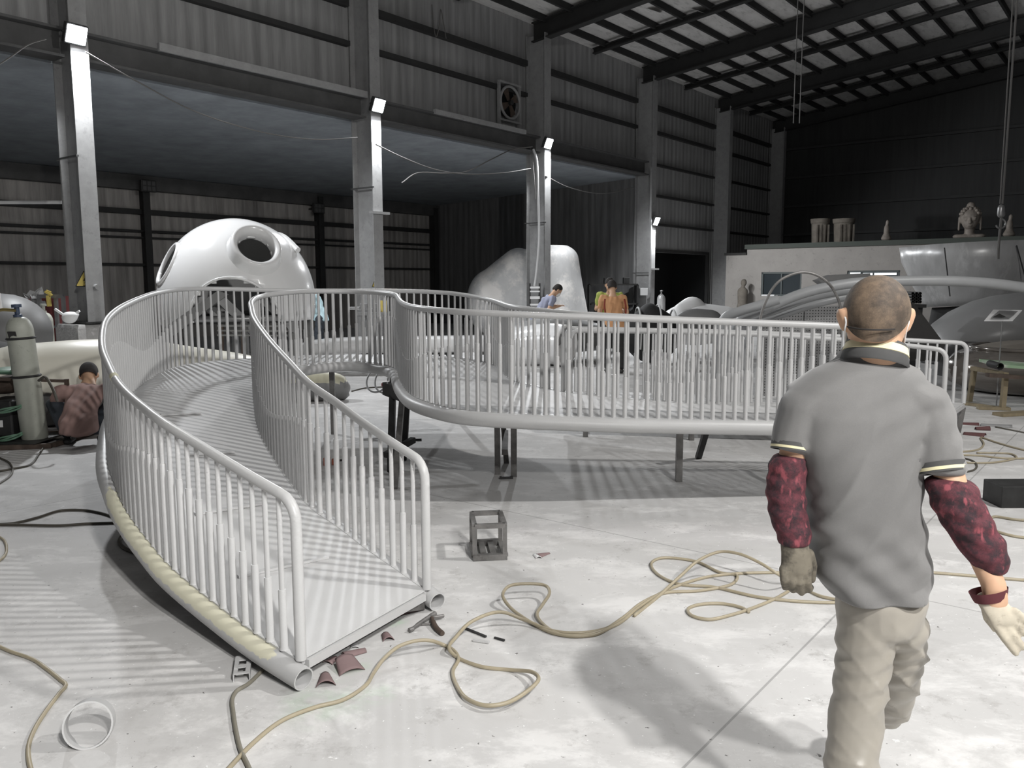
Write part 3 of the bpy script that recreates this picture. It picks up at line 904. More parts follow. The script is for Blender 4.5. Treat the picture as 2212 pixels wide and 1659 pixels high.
def walkway(root, EI, EO, pairs, names, spacing, limit, putty=None):
    """deck, side pipes, rails, balusters, from the two edges"""
    si, so = arclen(EI), arclen(EO)
    # deck strip between matching stations
    K = 260; us = np.linspace(0, 1, K)
    ti = np.interp(us, np.linspace(0, 1, len(pairs)), [si[a] for a, _ in pairs]); to = np.interp(us, np.linspace(0, 1, len(pairs)), [so[b_] for _, b_ in pairs])
    ti, to = smooth_cols(np.stack([ti, to], 1), (0, 1), 14).T
    top = MB(); vs = []; N = 9
    for k_ in range(K):
        a = [np.interp(ti[k_], si, EI[:, c]) for c in range(3)]; b_ = [np.interp(to[k_], so, EO[:, c]) for c in range(3)]
        for j in range(N):
            f_ = j / (N - 1); vs.append([a[c] * (1 - f_) + b_[c] * f_ for c in range(3)])
        for j in range(N):
            f_ = j / (N - 1); vs.append([a[0] * (1 - f_) + b_[0] * f_, a[1] * (1 - f_) + b_[1] * f_, a[2] * (1 - f_) + b_[2] * f_ - .008])
    fs = []; W2_ = 2 * N
    for k_ in range(K - 1):
        o = k_ * W2_; p = o + W2_
        for j in range(N - 1):
            fs.append((o + j, o + j + 1, p + j + 1, p + j)); fs.append((o + N + j, p + N + j, p + N + j + 1, o + N + j + 1))
        fs.append((o, p, p + N, o + N)); fs.append((o + N - 1, o + W2_ - 1, p + W2_ - 1, p + N - 1))
    fs.append(tuple(range(N)) + tuple(reversed(range(N, W2_)))); e = (K - 1) * W2_
    fs.append(tuple(reversed(range(e, e + N))) + tuple(range(e + N, e + W2_)))
    top.add(vs, fs); dk = top.build('deck', 'deck_paint', root, 40)
    total = []; hrails = []
    for E_, side, nm in ((EI, names[0], 'inner'), (EO, names[1], 'outer')):
        s_ = arclen(E_); h = E_[:, 3] - E_[:, 2]
        # pipe under the edge
        xy = offset_path(E_, side, .028)
        step = 4
        pts = [Vector((xy[i][0], xy[i][1], E_[i, 2] - .052)) for i in range(0, len(E_), step)]
        t0 = (pts[0] - pts[1]).normalized(); pts.insert(0, pts[0] + t0 * .05)
        rr = [.047 + .006 * min(1, i * .08 / 2.5) for i in range(len(pts))]
        pm = MB(); n = 20
        a_ = MB().tube(pts, rr, n, cap=False); b2 = MB().tube(pts, [x - .006 for x in rr], n, cap=False)
        o = len(a_.v); fs2 = list(a_.f) + [tuple(i + o for i in reversed(q)) for q in b2.f]
        for j in range(n):
            j2 = (j + 1) % n; fs2.append((j2, j, o + j, o + j2)); e2 = (len(pts) - 1) * n; fs2.append((e2 + j, e2 + j2, o + e2 + j2, o + e2 + j))
        att = [0.0] * (2 * o)
        if putty and nm == 'outer':
            L_ = putty; run = 0
            for i in range(len(pts)):
                if i: run += (pts[i] - pts[i - 1]).length
                for j in range(n):
                    dz = (Vector(a_.v[i * n + j]) - pts[i]); up = dz.z / rr[i]
                    outw = 1.0 if dz.xy.dot((Vector(xy[min(i * step, len(xy) - 1)]) - Vector(E_[min(i * step, len(E_) - 1), :2]))) > 0 else -.2
                    fade = max(0, min(1, (run - .10) / .12)) * max(0, min(1, (L_ - run) / .3))
                    att[i * n + j] = fade * max(0, min(1, .5 + .8 * (up - .30) - (0 if outw > 0 else .3)))
        pm.add(a_.v + b2.v, fs2, att)
        pm.build('side_pipe', 'pipe_filled' if (putty and nm == 'outer') else 'ramp_paint', root, 50)
        # flat strip closing deck edge against the pipe
        st = MB(); xo = offset_path(E_, side, .012); xi = offset_path(E_, side, -.02)
        ringl = [[Vector((*xi[i], E_[i, 2] + .003)), Vector((*xo[i], E_[i, 2] + .003)), Vector((*xo[i], E_[i, 2] - .025)), Vector((*xi[i], E_[i, 2] - .025))] for i in range(0, len(E_), step)]
        st.loft(ringl); st.build('edge_strip', 'ramp_paint', root, 30)
        # handrail with end posts
        hr = []; i0, i1 = 0, len(E_) - 1
        rr_ = .0225
        p0 = Vector((*E_[0, :2], 0)); T0 = Vector((*(E_[6, :2] - E_[0, :2]), E_[6, 3] - E_[0, 3])).normalized()
        hr.append(Vector((*E_[0, :2], E_[0, 2] - .0))); hr.append(Vector((*E_[0, :2], E_[0, 3] - .09)))
        c0 = Vector((*E_[0, :2], E_[0, 3]))
        for a in (15, 35, 55, 75):
            w_ = a / 90.0; hr.append(c0 + Vector((0, 0, -.08)) * (1 - math.sin(R(a))) + T0 * .08 * (1 - math.cos(R(a))))
        for i in range(5, len(E_) - 5, 3):
            if (Vector((*E_[i, :2], E_[i, 3])) - c0).length > .09: hr.append(Vector((*E_[i, :2], E_[i, 3])))
        c1 = Vector((*E_[-1, :2], E_[-1, 3])); T1 = Vector((*(E_[-7, :2] - E_[-1, :2]), E_[-7, 3] - E_[-1, 3])).normalized()
        while (hr[-1] - c1).length < .09: hr.pop()
        for a in (75, 55, 35, 15): hr.append(c1 + Vector((0, 0, -.08)) * (1 - math.sin(R(a))) + T1 * .08 * (1 - math.cos(R(a))))
        hr.append(Vector((*E_[-1, :2], E_[-1, 3] - .09))); hr.append(Vector((*E_[-1, :2], E_[-1, 2])))
        hrails.append(MB().tube(hr, rr_, 14).build('handrail', 'rail_paint', root, 60))
        # baluster stations
        q = spacing[0] * 1.1; idx = 0
        while q < s_[-1] - spacing[1] * .6:
            x = [float(np.interp(q, s_, E_[:, c])) for c in range(4)]
            u = q / s_[-1]
            wave = .54 + .17 * math.sin(q * 2.5 - (.75 if nm == 'inner' else 1.3))
            total.append((x, wave, nm))
            q += spacing[0] + (spacing[1] - spacing[0]) * min(1, q / 3.0); idx += 1
    # the largest in view as parts of their own, the remainder as one
    total.sort(key=lambda b_: (Vector(b_[0][:3]) - CAM).length)

    def one(mb, x, f_):
        x0, y0, zb, zt_ = x; h = zt_ - zb - .01; sl = h * f_; base = Vector((x0, y0, zb))
        rs = .0165; rt = .0112
        prof = [(.02, 0), (rs, .012), (rs, sl - .006), (rs * .9, sl), (rt, sl + .001), (rt, h)]
        mb.lathe(prof, base, 10)
    rest = MB()
    for k_, (x, f_, nm) in enumerate(total):
        if k_ < limit:
            b_ = MB(); one(b_, x, f_); b_.build('baluster', 'rail_paint', root, 40)
        else: one(rest, x, f_)
    if rest.v:
        o = rest.build('baluster', 'rail_paint', root, 40); o['kind'] = 'stuff'
    return ti, to, si, so, dk, hrails


ZP = [.105, .285, .43, .56, .70, .80, .82, .79, .76, .715, .69, .66, .62, .57]


def level(pts, which):
    """seat every edge point on the shared height profile, keeping where it is seen"""
    raw = [P(x, y, Y) for x, y, Y, r_ in pts]; s_ = [0.0]
    for p, q in zip(raw[:-1], raw[1:]): s_.append(s_[-1] + (q - p).xy.length)
    dense = np.array([[p.x, p.y] for p in raw])
    su, zu = [], []
    for a, z in zip(anchors, ZP):
        px, Y = a[which]; q = [k_ for k_, p in enumerate(pts) if p[0] == px and p[2] == Y]
        if q: su.append(s_[q[0]])
        else:
            w_ = P(px, 857, Y); best = None
            for k_ in range(len(raw) - 1):
                for f_ in np.linspace(0, 1, 20):
                    d_ = (raw[k_].lerp(raw[k_ + 1], f_) - w_).xy.length
                    if best is None or d_ < best[0]: best = (d_, s_[k_] + (s_[k_ + 1] - s_[k_]) * f_)
            su.append(best[1])
        zu.append(z)
    fine = np.linspace(0, s_[-1], 400); zf = np.interp(fine, su, zu); n = 22
    zf = np.convolve(np.r_[2 * zf[0] - zf[n:0:-1], zf, 2 * zf[-1] - zf[-2:-n - 2:-1]], np.hanning(2 * n + 1) / np.hanning(2 * n + 1).sum(), 'valid')
    out = []
    for (x, y, Y, r_), si_ in zip(pts, s_):
        p = F(x, y, float(np.interp(si_, fine, zf))); out.append((x, y, p.y, r_))
    return out


inner_px0, outer_px0 = inner_px, outer_px
inner_px, outer_px = level(inner_px0, 0), level(outer_px0, 1)


def moved(a, which):
    src, dst = ((inner_px0, inner_px), (outer_px0, outer_px))[which]
    for p, q in zip(src, dst):
        if p[0] == a[0] and p[2] == a[1]: return (q[0], q[2])
    return a


anchors = [(moved(a, 0), moved(b_, 1)) for a, b_ in anchors]
EI = smooth_cols(edge(inner_px), (0, 1), 8); EO = smooth_cols(edge(outer_px), (0, 1), 8)
EI = smooth_cols(EI, (2, 3), 30); EO = smooth_cols(EO, (2, 3), 30)
pairs = [(nearest(EI, a[0], a[1], inner_px), nearest(EO, b_[0], b_[1], outer_px)) for a, b_ in anchors]
root = thing('playground_walkway', (float(EI[300, 0]), float(EI[300, 1]), 0), 'S-curved pale grey steel ramp with railings, its open lower end nearest the viewer', 'ramp')
ti, to, si, so, DK, HRS = walkway(root, EI, EO, pairs, (-1, 1), (.096, .081), 100, putty=2.4)


def deckpt(u, f_):
    """u 0..1 along, f 0 inner .. 1 outer"""
    k_ = u * (len(ti) - 1); a = np.interp(k_, range(len(ti)), ti); b_ = np.interp(k_, range(len(to)), to)
    A = [np.interp(a, si, EI[:, c]) for c in range(3)]; B = [np.interp(b_, so, EO[:, c]) for c in range(3)]
    return Vector([A[c] * (1 - f_) + B[c] * f_ for c in range(3)])


def deckpix(px, py):
    """deck point seen at a pixel (march the ray onto the deck surface)"""
    best = None
    for u in np.linspace(0, .45, 160):
        for f_ in np.linspace(0, 1, 30):
            p = deckpt(u, f_); d = p - CAM
            x = IW / 2 + FPX * d.dot(CR) / d.dot(_f); y = IH / 2 - FPX * d.dot(CU) / d.dot(_f)
            e = (x - px) ** 2 + (y - py) ** 2
            if best is None or e < best[0]: best = (e, p)
    return best[1]


for (x0, y0), (x1, y1), w_ in (((516, 1253), (710, 1206), .03), ((418, 1116), (566, 1086), .045), ((400, 983), (510, 977), .035), ((345, 899), (436, 894), .05)):
    a, b_ = deckpix(x0, y0), deckpix(x1, y1)
    MB().bar(a + Vector((0, 0, .006)), b_ + Vector((0, 0, .006)), w_, .012).build('cover_strip', 'ramp_paint', DK, 0)
# filler collar on the outer rail
i = int(np.argmin((EO[:, 0] - P(272, 1090, 4.6).x) ** 2 + (EO[:, 1] - P(272, 1090, 4.6).y) ** 2))
MB().tube([Vector((EO[j, 0], EO[j, 1], EO[j, 3])) for j in range(i - 1, i + 3)], .0238, 14).build('filler_collar', 'putty', HRS[1], 60)

# cross members under the near end
a = Vector(EI[0, :3]); b_ = Vector(EO[0, :3]); d_ = (b_ - a).normalized()
MB().bar(a + d_ * .03 - Vector((0, 0, .03)), b_ - d_ * .03 - Vector((0, 0, .03)), .03, .035).build('cross_bar', 'ramp_paint', root, 0)
tin = Vector(EI[10, :3]) - Vector(EI[0, :3]); tin.z = 0; tin.normalize()
b2 = MB(); b2.poly([a + d_ * .02 - Vector((0, 0, .03)), a + d_ * .2 - Vector((0, 0, .05)), a + d_ * .02 - Vector((0, 0, .1))], .012, tin); b2.build('gusset', 'bare_steel', root, 0)

# legs: (foot pixel, head point on the deck (u, f), width, paint)
def leg(foot, head, w_=.05, m='bare_steel', d=None):
    b_ = MB(); b_.bar(foot + Vector((0, 0, .0)), head, w_, d or w_, up=(0, 1, 0)); return b_.build('leg', m, root, 0)


def under(px, py, Y): return P(px, py, Y)


def deckbelow(p):
    """lower face of the deck above a floor point"""
    best = min(((deckpt(u, f_) - p).xy.length, u, f_) for u in np.linspace(.3, 1, 200) for f_ in (0, .25, .5, .75, 1))
    return deckpt(best[1], best[2]).z - .03


def upright(px, py, lean=(0, 0), w_=.05, m='bare_steel'):
    f_ = F(px, py); h_ = Vector((f_.x + lean[0], f_.y + lean[1], 0)); h_.z = deckbelow(h_); return leg(f_, h_, w_, m)


upright(1466, 1040); upright(1508, 990, (-.0, -.55), .048, 'dark_steel')
upright(1075, 1024, (.0, -.1), .048); upright(1110, 1029, (.0, -.1)); upright(1094, 1000, (-.05, -.1), .045)
MB().bar(F(1092, 1010) + Vector((0, .05, .30)), F(1085, 1040) + Vector((0.02, .1, .22)), .05, .05).build('cross_tube', 'bare_steel', root, 0)
f7 = F(852, 1057); h7 = Vector((-.97, 7.35, deckbelow(Vector((-.97, 7.35, 0))) - .02)); leg(f7, h7, .045)
f8 = F(872, 994); leg(f8, Vector((-.95, 7.5, .68)), .055, 'dark_steel')
f9 = F(844, 1020); leg(f9, Vector((-1.12, 7.75, .70)), .055, 'dark_steel')
MB().bar(Vector((-1.18, 7.72, .62)), Vector((-.75, 7.05, .58)), .08, .12).build('cross_beam', 'dark_steel', root, 0)
MB().bar(F(868, 1012) + Vector((-.12, -.1, .14)), F(868, 1000) + Vector((.1, .05, .2)), .05, .05).build('cross_tube', 'dark_steel', root, 0)
leg(F(988, 906), Vector((-.55, 9.0, .7)), .05, 'tan_wood')
p_ = P(652, 800, 7.9); leg(Vector((p_.x, 7.95, 0)), Vector((p_.x, 7.9, .74)), .06, 'ramp_paint')
for u, f_ in ((.47, .5), (.30, .15), (.36, .9), (.22, .5), (.14, .55)):
    q = deckpt(u, f_); leg(Vector((q.x, q.y, 0)), q - Vector((0, 0, .03)), .05)
for u in (.16, .24, .32, .4, .48, .56, .64, .72, .8, .88, .95):
    a, b_ = deckpt(u, .03), deckpt(u, .97)
    MB().bar(a - Vector((0, 0, .035)), b_ - Vector((0, 0, .035)), .05, .05).build('cross_beam', 'dark_steel', root, 0)
for u, f_ in ((.97, .1), (.97, .9)):
    q = deckpt(u, f_); leg(Vector((q.x, q.y, 0)), q - Vector((0, 0, .03)), .05)

# ---- second, straighter walkway behind
far_px = [(1223, 845, 9.3, 709), (1400, 849, 9.2, 712.5), (1560, 853, 9.05, 716), (1800, 860, 8.85, 726), (1960, 866, 8.72, 735), (2081, 871, 8.65, 741)]
near_px = [(1232, 862, 8.55, 714.5), (1400, 864, 8.4, 716), (1600, 868, 8.22, 721), (1815, 876, 8.02, 734), (1960, 890, 7.85, 747), (2036, 902, 7.72, 757)]
E1 = smooth_cols(edge(near_px), (2, 3), 20); E2 = smooth_cols(edge(far_px), (2, 3), 20)
root2 = thing('playground_walkway', (float(E1[100, 0]), float(E1[100, 1]), 0), 'second pale grey ramp behind the S-curved one, ending in two rounded rail posts', 'ramp')
n1, n2 = len(E1) - 1, len(E2) - 1
walkway(root2, E1, E2, [(int(n1 * f_), int(n2 * f_)) for f_ in (0, .25, .5, .75, 1)], (-1, 1), (.095, .095), 90)
tl = MB(); q = F(2067, 934); tl.bar(q, Vector((q.x + .05, q.y + .02, .27)), .055, .055, up=(0, 1, 0)); tl.build('leg', 'bare_steel', root2, 0)
for k_ in (.05, .35, .65):
    for E_ in (E1, E2):
        i = int(k_ * (len(E_) - 1)); x = E_[i]
        b_ = MB(); b_.bar((x[0], x[1], 0), (x[0], x[1], x[2] - .03), .05, .05, up=(0, 1, 0)); b_.build('leg', 'bare_steel', root2, 0)
a, b_ = Vector(E1[-1, :3]), Vector(E2[-1, :3])
MB().bar(a - Vector((0, 0, .03)), b_ - Vector((0, 0, .03)), .03, .04).build('cross_bar', 'ramp_paint', root2, 0)
# ======================================================= THINGS IN THE HALL
def tube_obj(name, pts, r, m, label, cat, group=None, per=8, n=10, parent=None):
    o = MB().tube(catmull(pts, per), r, n).build(name, m, parent, 60)
    return tag(o, label, cat, group)


# ---------------------------------------------------------------- the dome
cD = P(514, 640, 13.6); Yd = 13.6
cD.z = 1.33; RD = 162 / FPX * Yd; HD = P(514, 472, Yd).z - cD.z
t = thing('climbing_dome', (cD.x, cD.y, 0), 'glossy white egg-shaped dome with porthole openings, raised on a grey steel frame', 'dome')


def dome_pt(az, el, k_=1.0):
    """az from the viewer's side, + to the right"""
    x = RD * k_ * math.cos(el) * math.sin(az); y = -RD * k_ * math.cos(el) * math.cos(az)
    sk = .12 * math.sin(el) * RD * 0
    return cD + Vector((x + sk, y, HD * k_ * math.sin(el)))


d0 = (P(560, 514, Yd - RD * .8) - cD); d0n = Vector((d0.x / RD, d0.y / RD, d0.z / HD)).normalized()
d1_ = Vector((-.74, -.50, .46)).normalized()
b = MB(); n, m_ = 96, 40; vs = []; keep = {}
for i in range(m_ + 1):
    el = R(-14) + (PI / 2 - R(-14)) * i / m_
    for j in range(n):
        az = 2 * PI * j / n; vs.append(dome_pt(az, el))
fs = []


def cut(p):
    q = Vector(((p.x - cD.x) / RD, (p.y - cD.y) / RD, (p.z - cD.z) / HD))
    if q.normalized().dot(d0n) > math.cos(R(13.0)): return True
    if q.normalized().dot(d1_) > math.cos(R(15)): return True
    # arched doorway low on the viewer's side
    ax = (p.x - (cD.x + .28)) / .62; az_ = (p.z - (cD.z - .32)) / .66
    return p.y < cD.y and ax * ax + az_ * az_ < 1
for i in range(m_):
    for j in range(n):
        q = (i * n + j, i * n + (j + 1) % n, (i + 1) * n + (j + 1) % n, (i + 1) * n + j)
        c = sum((vs[k_] for k_ in q), Vector()) / 4
        if not cut(c): fs.append(q)
b.add(vs, fs); sh = b.build('shell', 'white_gloss', t, 180)
so_ = sh.modifiers.new('thick', 'SOLIDIFY'); so_.thickness = .035; so_.offset = -1


def ring_on(dn, ang, out, r_, name, m='white_gloss', n_=40):
    a = dn.cross(Vector((0, 0, 1))).normalized(); c = a.cross(dn)
    pts = []
    for j in range(n_):
        th = 2 * PI * j / n_
        q = (dn * math.cos(R(ang)) + (a * math.cos(th) + c * math.sin(th)) * math.sin(R(ang)))
        pts.append(cD + Vector((q.x * RD, q.y * RD, q.z * HD)) * out)
    return MB().tube(pts, r_, 12, closed=True).build(name, m, sh, 180)


# flared collar round the big porthole
a = d0n.cross(Vector((0, 0, 1))).normalized(); c2 = a.cross(d0n); rings = []
for ang, out in ((19.5, 1.0), (17.6, 1.05), (16.2, 1.11), (15, 1.135), (13.6, 1.13), (12.2, 1.09), (12, 1.02), (12.6, .96)):
    ring = []
    for j in range(40):
        th = 2 * PI * j / 40; q = d0n * math.cos(R(ang)) + (a * math.cos(th) + c2 * math.sin(th)) * math.sin(R(ang))
        ring.append(cD + Vector((q.x * RD, q.y * RD, q.z * HD)) * out)
    rings.append(ring)
MB().loft(rings, cap=False).build('porthole_collar', 'white_gloss', sh, 180)
ring_on(d1_, 15, .995, .035, 'porthole_rim')
hp = [cD + Vector((d0.x - .3, -.2, d0.z + .05)), cD + Vector((d0.x, .15, d0.z + .1)), cD + Vector((d0.x + .35, -.1, d0.z - .15))]
MB().tube(catmull(hp, 10), .05, 10).build('inner_rail', 'white_gloss', t, 60)
b = MB()
for j in range(n):
    pass
arch = [cD + Vector((.28 + .64 * math.cos(x), -math.sqrt(max(.05, RD ** 2 - (.28 + .64 * math.cos(x)) ** 2)) * .995, -.32 + .68 * math.sin(x))) for x in [PI * .02 + PI * .96 * k_ / 24 for k_ in range(25)]]
MB().tube(arch, .022, 8).build('doorway_rim', 'white_gloss', sh, 60)
MB().poly([P(355, 600, 13), P(366, 612, 13), P(364, 632, 13), P(343, 640, 13), P(345, 618, 13)], .06, (0, 1, 0)).build('edge_flange', 'white_matt', t, 0)
zb = 1.02
for k_ in range(8):
    az = R(22 + 45 * k_); q = cD + Vector((math.sin(az) * RD * .9, -math.cos(az) * RD * .9, 0))
    b = MB(); b.bar((q.x, q.y, 0), (q.x, q.y, zb + .08), .09, .09, up=(0, 1, 0)); b.build('frame_leg', 'grey_metal', t, 0)
ringb = [cD + Vector((math.sin(2 * PI * j / 40) * RD * .93, -math.cos(2 * PI * j / 40) * RD * .93, -.26)) for j in range(40)]
MB().tube(ringb, .05, 8, closed=True).build('base_ring', 'grey_metal', t, 60)
MB().lathe([(RD * .9, 0), (RD * .9, .04)], (cD.x, cD.y, zb - .03), 40).build('platform', 'dark_steel', t, 30)
for (x0, y0, x1, y1, Y0) in ((350, 705, 480, 640, 12.6), (470, 640, 548, 715, 12.4), (420, 640, 520, 720, 12.9), (560, 640, 640, 712, 12.8)):
    MB().bar(P(x0, y0, Y0), P(x1, y1, Y0 + .3), .05, .14).build('brace', 'grey_metal', t, 0)
b = MB(); b.poly([P(348, 712, 12.35), P(470, 628, 12.35), P(492, 636, 12.35), P(372, 725, 12.35)], .06, (0, 1, 0)); b.build('slide_chute', 'grey_primer', t, 0)
for yy in (704, 714, 724):
    MB().bar(P(470, yy, 12.2), P(620, yy + 1, 12.2), .04, .025).build('rail_bar', 'grey_metal', t, 0)
for x in (480, 525, 570, 615):
    MB().bar(P(x, 702, 12.2), P(x, 838, 12.25), .04, .04, up=(0, 1, 0)).build('frame_leg', 'rust_steel', t, 0)

# ------------------------------------------------ big tubes and mould shapes
cm = [(-30, 880, 9.1, .36), (30, 852, 9.2, .46), (110, 842, 9.35, .48), (200, 838, 9.5, .49), (300, 836, 9.75, .48), (420, 836, 10.1, .42), (520, 838, 10.5, .36), (600, 842, 10.9, .28)]
pts = [(*P(x, y, Y), r_) for x, y, Y, r_ in cm]; A = catmull(pts, 6)
b = MB(); pp = [Vector((q[0], q[1], max(q[3] * .98, 0))) for q in A]; rr = [q[3] for q in A]
rr[0] *= .55; rr[1] *= .85; rr[-1] *= .5; rr[-2] *= .8
b.tube(pp, rr, 32)
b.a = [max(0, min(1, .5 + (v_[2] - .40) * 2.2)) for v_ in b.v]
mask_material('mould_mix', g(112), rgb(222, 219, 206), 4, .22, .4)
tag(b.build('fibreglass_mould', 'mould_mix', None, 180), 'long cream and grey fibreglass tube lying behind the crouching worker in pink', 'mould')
b = MB(); A = catmull([(*P(560, 836, 11.3), .18), (*P(620, 836, 11.25), .2), (*P(690, 835, 11.25), .2), (*P(722, 833, 11.3), .19), (*P(742, 831, 11.35), .14), (*P(753, 830, 11.4), .05)], 6)
b.tube([Vector((q[0], q[1], q[3] + .0 if q[3] > .15 else .17)) for q in A], [q[3] for q in A], 28)
b.a = [1.0 if abs(v_[2] - .315) < .055 else (.75 if v_[2] > .36 else 0.0) for v_ in b.v]
tag(b.build('fibreglass_float', 'tail_filled', None, 180), 'grey rounded-ended fibreglass tube with a cream filler stripe under the ramp bend', 'mould')
# white tray-like piece on trestles
t = thing('white_slide_panel', P(860, 800, 14.8), 'long white fibreglass slide panel on dark trestles, seen through the railings', 'panel')
rings = []
for x, yt, yb in ((628, 752, 770), (655, 738, 770), (700, 733, 769), (770, 729, 767), (860, 728, 766), (960, 727, 765), (1040, 726, 764), (1092, 729, 762), (1102, 738, 758)):
    p0, p1 = P(x, yt, 14.6), P(x, yb, 14.6); h = p0.z - p1.z
    ring = []
    for j in range(14):
        a_ = 2 * PI * j / 14; ring.append(Vector((p0.x, p0.y + .28 + .28 * math.cos(a_), p1.z + h / 2 + h / 2 * math.copysign(abs(math.sin(a_)) ** .6, math.sin(a_)))))
    rings.append(ring)
MB().loft(rings).build('shell', 'white_gloss', t, 60)
for x in (690, 820, 960, 1070):
    q = P(x, 764, 14.88); b = MB(); b.bar((q.x - .25, q.y, 0), (q.x - .05, q.y, q.z), .06, .06, up=(0, 1, 0)); b.bar((q.x + .25, q.y, 0), (q.x + .05, q.y, q.z), .06, .06, up=(0, 1, 0)); b.bar((q.x - .3, q.y, q.z + .02), (q.x + .3, q.y, q.z + .02), .3, .05)
    b.build('trestle', 'dark_steel', t, 0)

# bench with a vise
t = thing('work_bench', P(815, 720, 16.3), 'grey steel work bench with a vise behind the ramp railings', 'bench')
q0, q1 = P(772, 676, 16.3), P(866, 680, 16.3)
MB().box((q0 + q1) / 2 + Vector((0, .3, 0)), ((q1 - q0).x, .7, .06)).build('top', 'grey_metal', t, 0)
for x in (q0.x + .05, q1.x - .05):
    for y in (0, .6):
        MB().box((x, q0.y + y, q0.z / 2), (.06, .06, q0.z)).build('leg', 'grey_metal', t, 0)
MB().box(((q0 + q1) / 2).xy.to_3d() + Vector((0, .3, .35)), ((q1 - q0).x, .6, .04)).build('shelf', 'dark_steel', t, 0)
t2 = thing('bench_vise', P(795, 668, 16.4), 'pale machine vise clamped on the steel work bench', 'vise')
q = P(800, 673, 16.5)
MB().box(q + Vector((0, 0, .02)), (.4, .2, .08)).build('base', 'grey_metal', t2, 0, bevel=.01); MB().box(q + Vector((-.12, 0, .1)), (.14, .16, .12)).build('jaw', 'grey_metal', t2, 0, bevel=.01)
MB().box(q + Vector((.12, 0, .1)), (.12, .16, .12)).build('jaw', 'grey_metal', t2, 0, bevel=.01); MB().tube([q + Vector((-.4, -.05, .07)), q + Vector((-.2, -.05, .07))], .03, 10).build('screw', 'bright_metal', t2)
q = P(830, 668, 16.5); b = MB(); b.box(q + Vector((0, 0, .06)), (.16, .12, .22)); tag(b.build('yellow_box', 'sign_yellow', None, 0), 'small yellow box at the end of the bench with the vise', 'box')
for k_, (x, y) in enumerate(((1, 1),)):
    q = P(845, 744, 14.7); MB()

# ------------------------------------------------------ grey torso sculpture
t = thing('giant_torso_sculpture', P(1140, 720, 24.5), 'huge unfinished grey torso sculpture with two lobes behind the third column', 'sculpture')
Ys = 24.8
b = MB()


def el(px, py, rx, ry, rz, Y=Ys, rot=None): return (P(px, py, Y), (rx / FPX * Y, ry, rz / FPX * Y), rot)


b.hull([el(1085, 660, 78, 1.0, 70), el(1060, 650, 52, .9, 68)], 20, 14)
b.hull([el(1070, 640, 55, .9, 60), el(1120, 578, 40, .8, 42)], 20, 14)
b.hull([el(1125, 600, 60, .9, 55), el(1150, 700, 60, 1.0, 40)], 20, 14)
b.hull([el(1188, 560, 62, 1.0, 36), el(1190, 600, 66, 1.0, 40)], 20, 14)
b.hull([el(1190, 600, 66, 1.0, 40), el(1200, 720, 78, 1.15, 40)], 20, 14)
me = remeshed(b, 'body', .055, 8)
bm = bmesh.new(); bm.from_mesh(me); zc = P(1188, 531, Ys).z
r_ = bmesh.ops.bisect_plane(bm, geom=bm.verts[:] + bm.edges[:] + bm.faces[:], plane_co=(0, 0, zc), plane_no=(0, 0, 1), clear_outer=True)
bmesh.ops.holes_fill(bm, edges=[e for e in bm.edges if e.is_boundary])
for v_ in bm.verts: v_.co.z = max(0.0, v_.co.z)
bm.to_mesh(me); bm.free()
mesh_obj(me, 'body', 'sculpt_grey', t)

# shelf of boards leaning by that column
t = thing('board_rack', P(1155, 690, 22.2), 'narrow dark rack with white boards at the foot of the third column', 'rack')
qa, qb = P(1145, 615, 22.2), P(1166, 615, 22.2)
zf = 0.0
for x in (qa.x, qb.x): MB().box((x, qa.y + .15, P(1150, 612, 22.2).z / 2), (.04, .3, P(1150, 612, 22.2).z)).build('upright', 'dark_steel', t, 0)
for y0, y1 in ((619, 623), (628, 631), (640, 646), (656, 660)):
    z0, z1 = P(1155, y1, 22.2).z, P(1155, y0, 22.2).z
    MB().box(((qa.x + qb.x) / 2, qa.y + .12, (z0 + z1) / 2), (qb.x - qa.x, .26, z1 - z0)).build('board', 'white_matt', t, 0)

# shelves with clutter against the bay's end wall
t = thing('storage_shelf', P(1330, 690, 27.0), 'dark storage shelf full of clutter right of the grey torso sculpture', 'shelf')
qa, qb = P(1275, 615, 27), P(1378, 615, 27)
for x in (qa.x, (qa.x + qb.x) / 2, qb.x):
    MB().box((x, qa.y + .3, qa.z / 2), (.07, .6, qa.z)).build('upright', 'dark_steel', t, 0)
for z in (.4, .9, qa.z): MB().box(((qa.x + qb.x) / 2, qa.y + .3, z), (qb.x - qa.x, .6, .05)).build('shelf_board', 'dark_board', t, 0)
for k_ in range(7):
    x = qa.x + .15 + k_ * .21; z = (.42, .92, qa.z + .02)[k_ % 3]; h = random.uniform(.15, .34)
    o = MB().box((x, qa.y + .3, z + h / 2 + .006), (.19, .3, h)).build('storage_box', ('dark_board', 'clay_pot', 'dark_steel')[k_ % 3], None, 0, bevel=.01)
    tag(o, ('dull storage box sitting on the low boards of the dark clutter shelf', 'brownish storage box sitting on the middle boards of the dark clutter shelf', 'dark storage box on top of the clutter shelf')[k_ % 3], 'box', 'boxes on the clutter shelf ' + 'low mid top'.split()[k_ % 3])

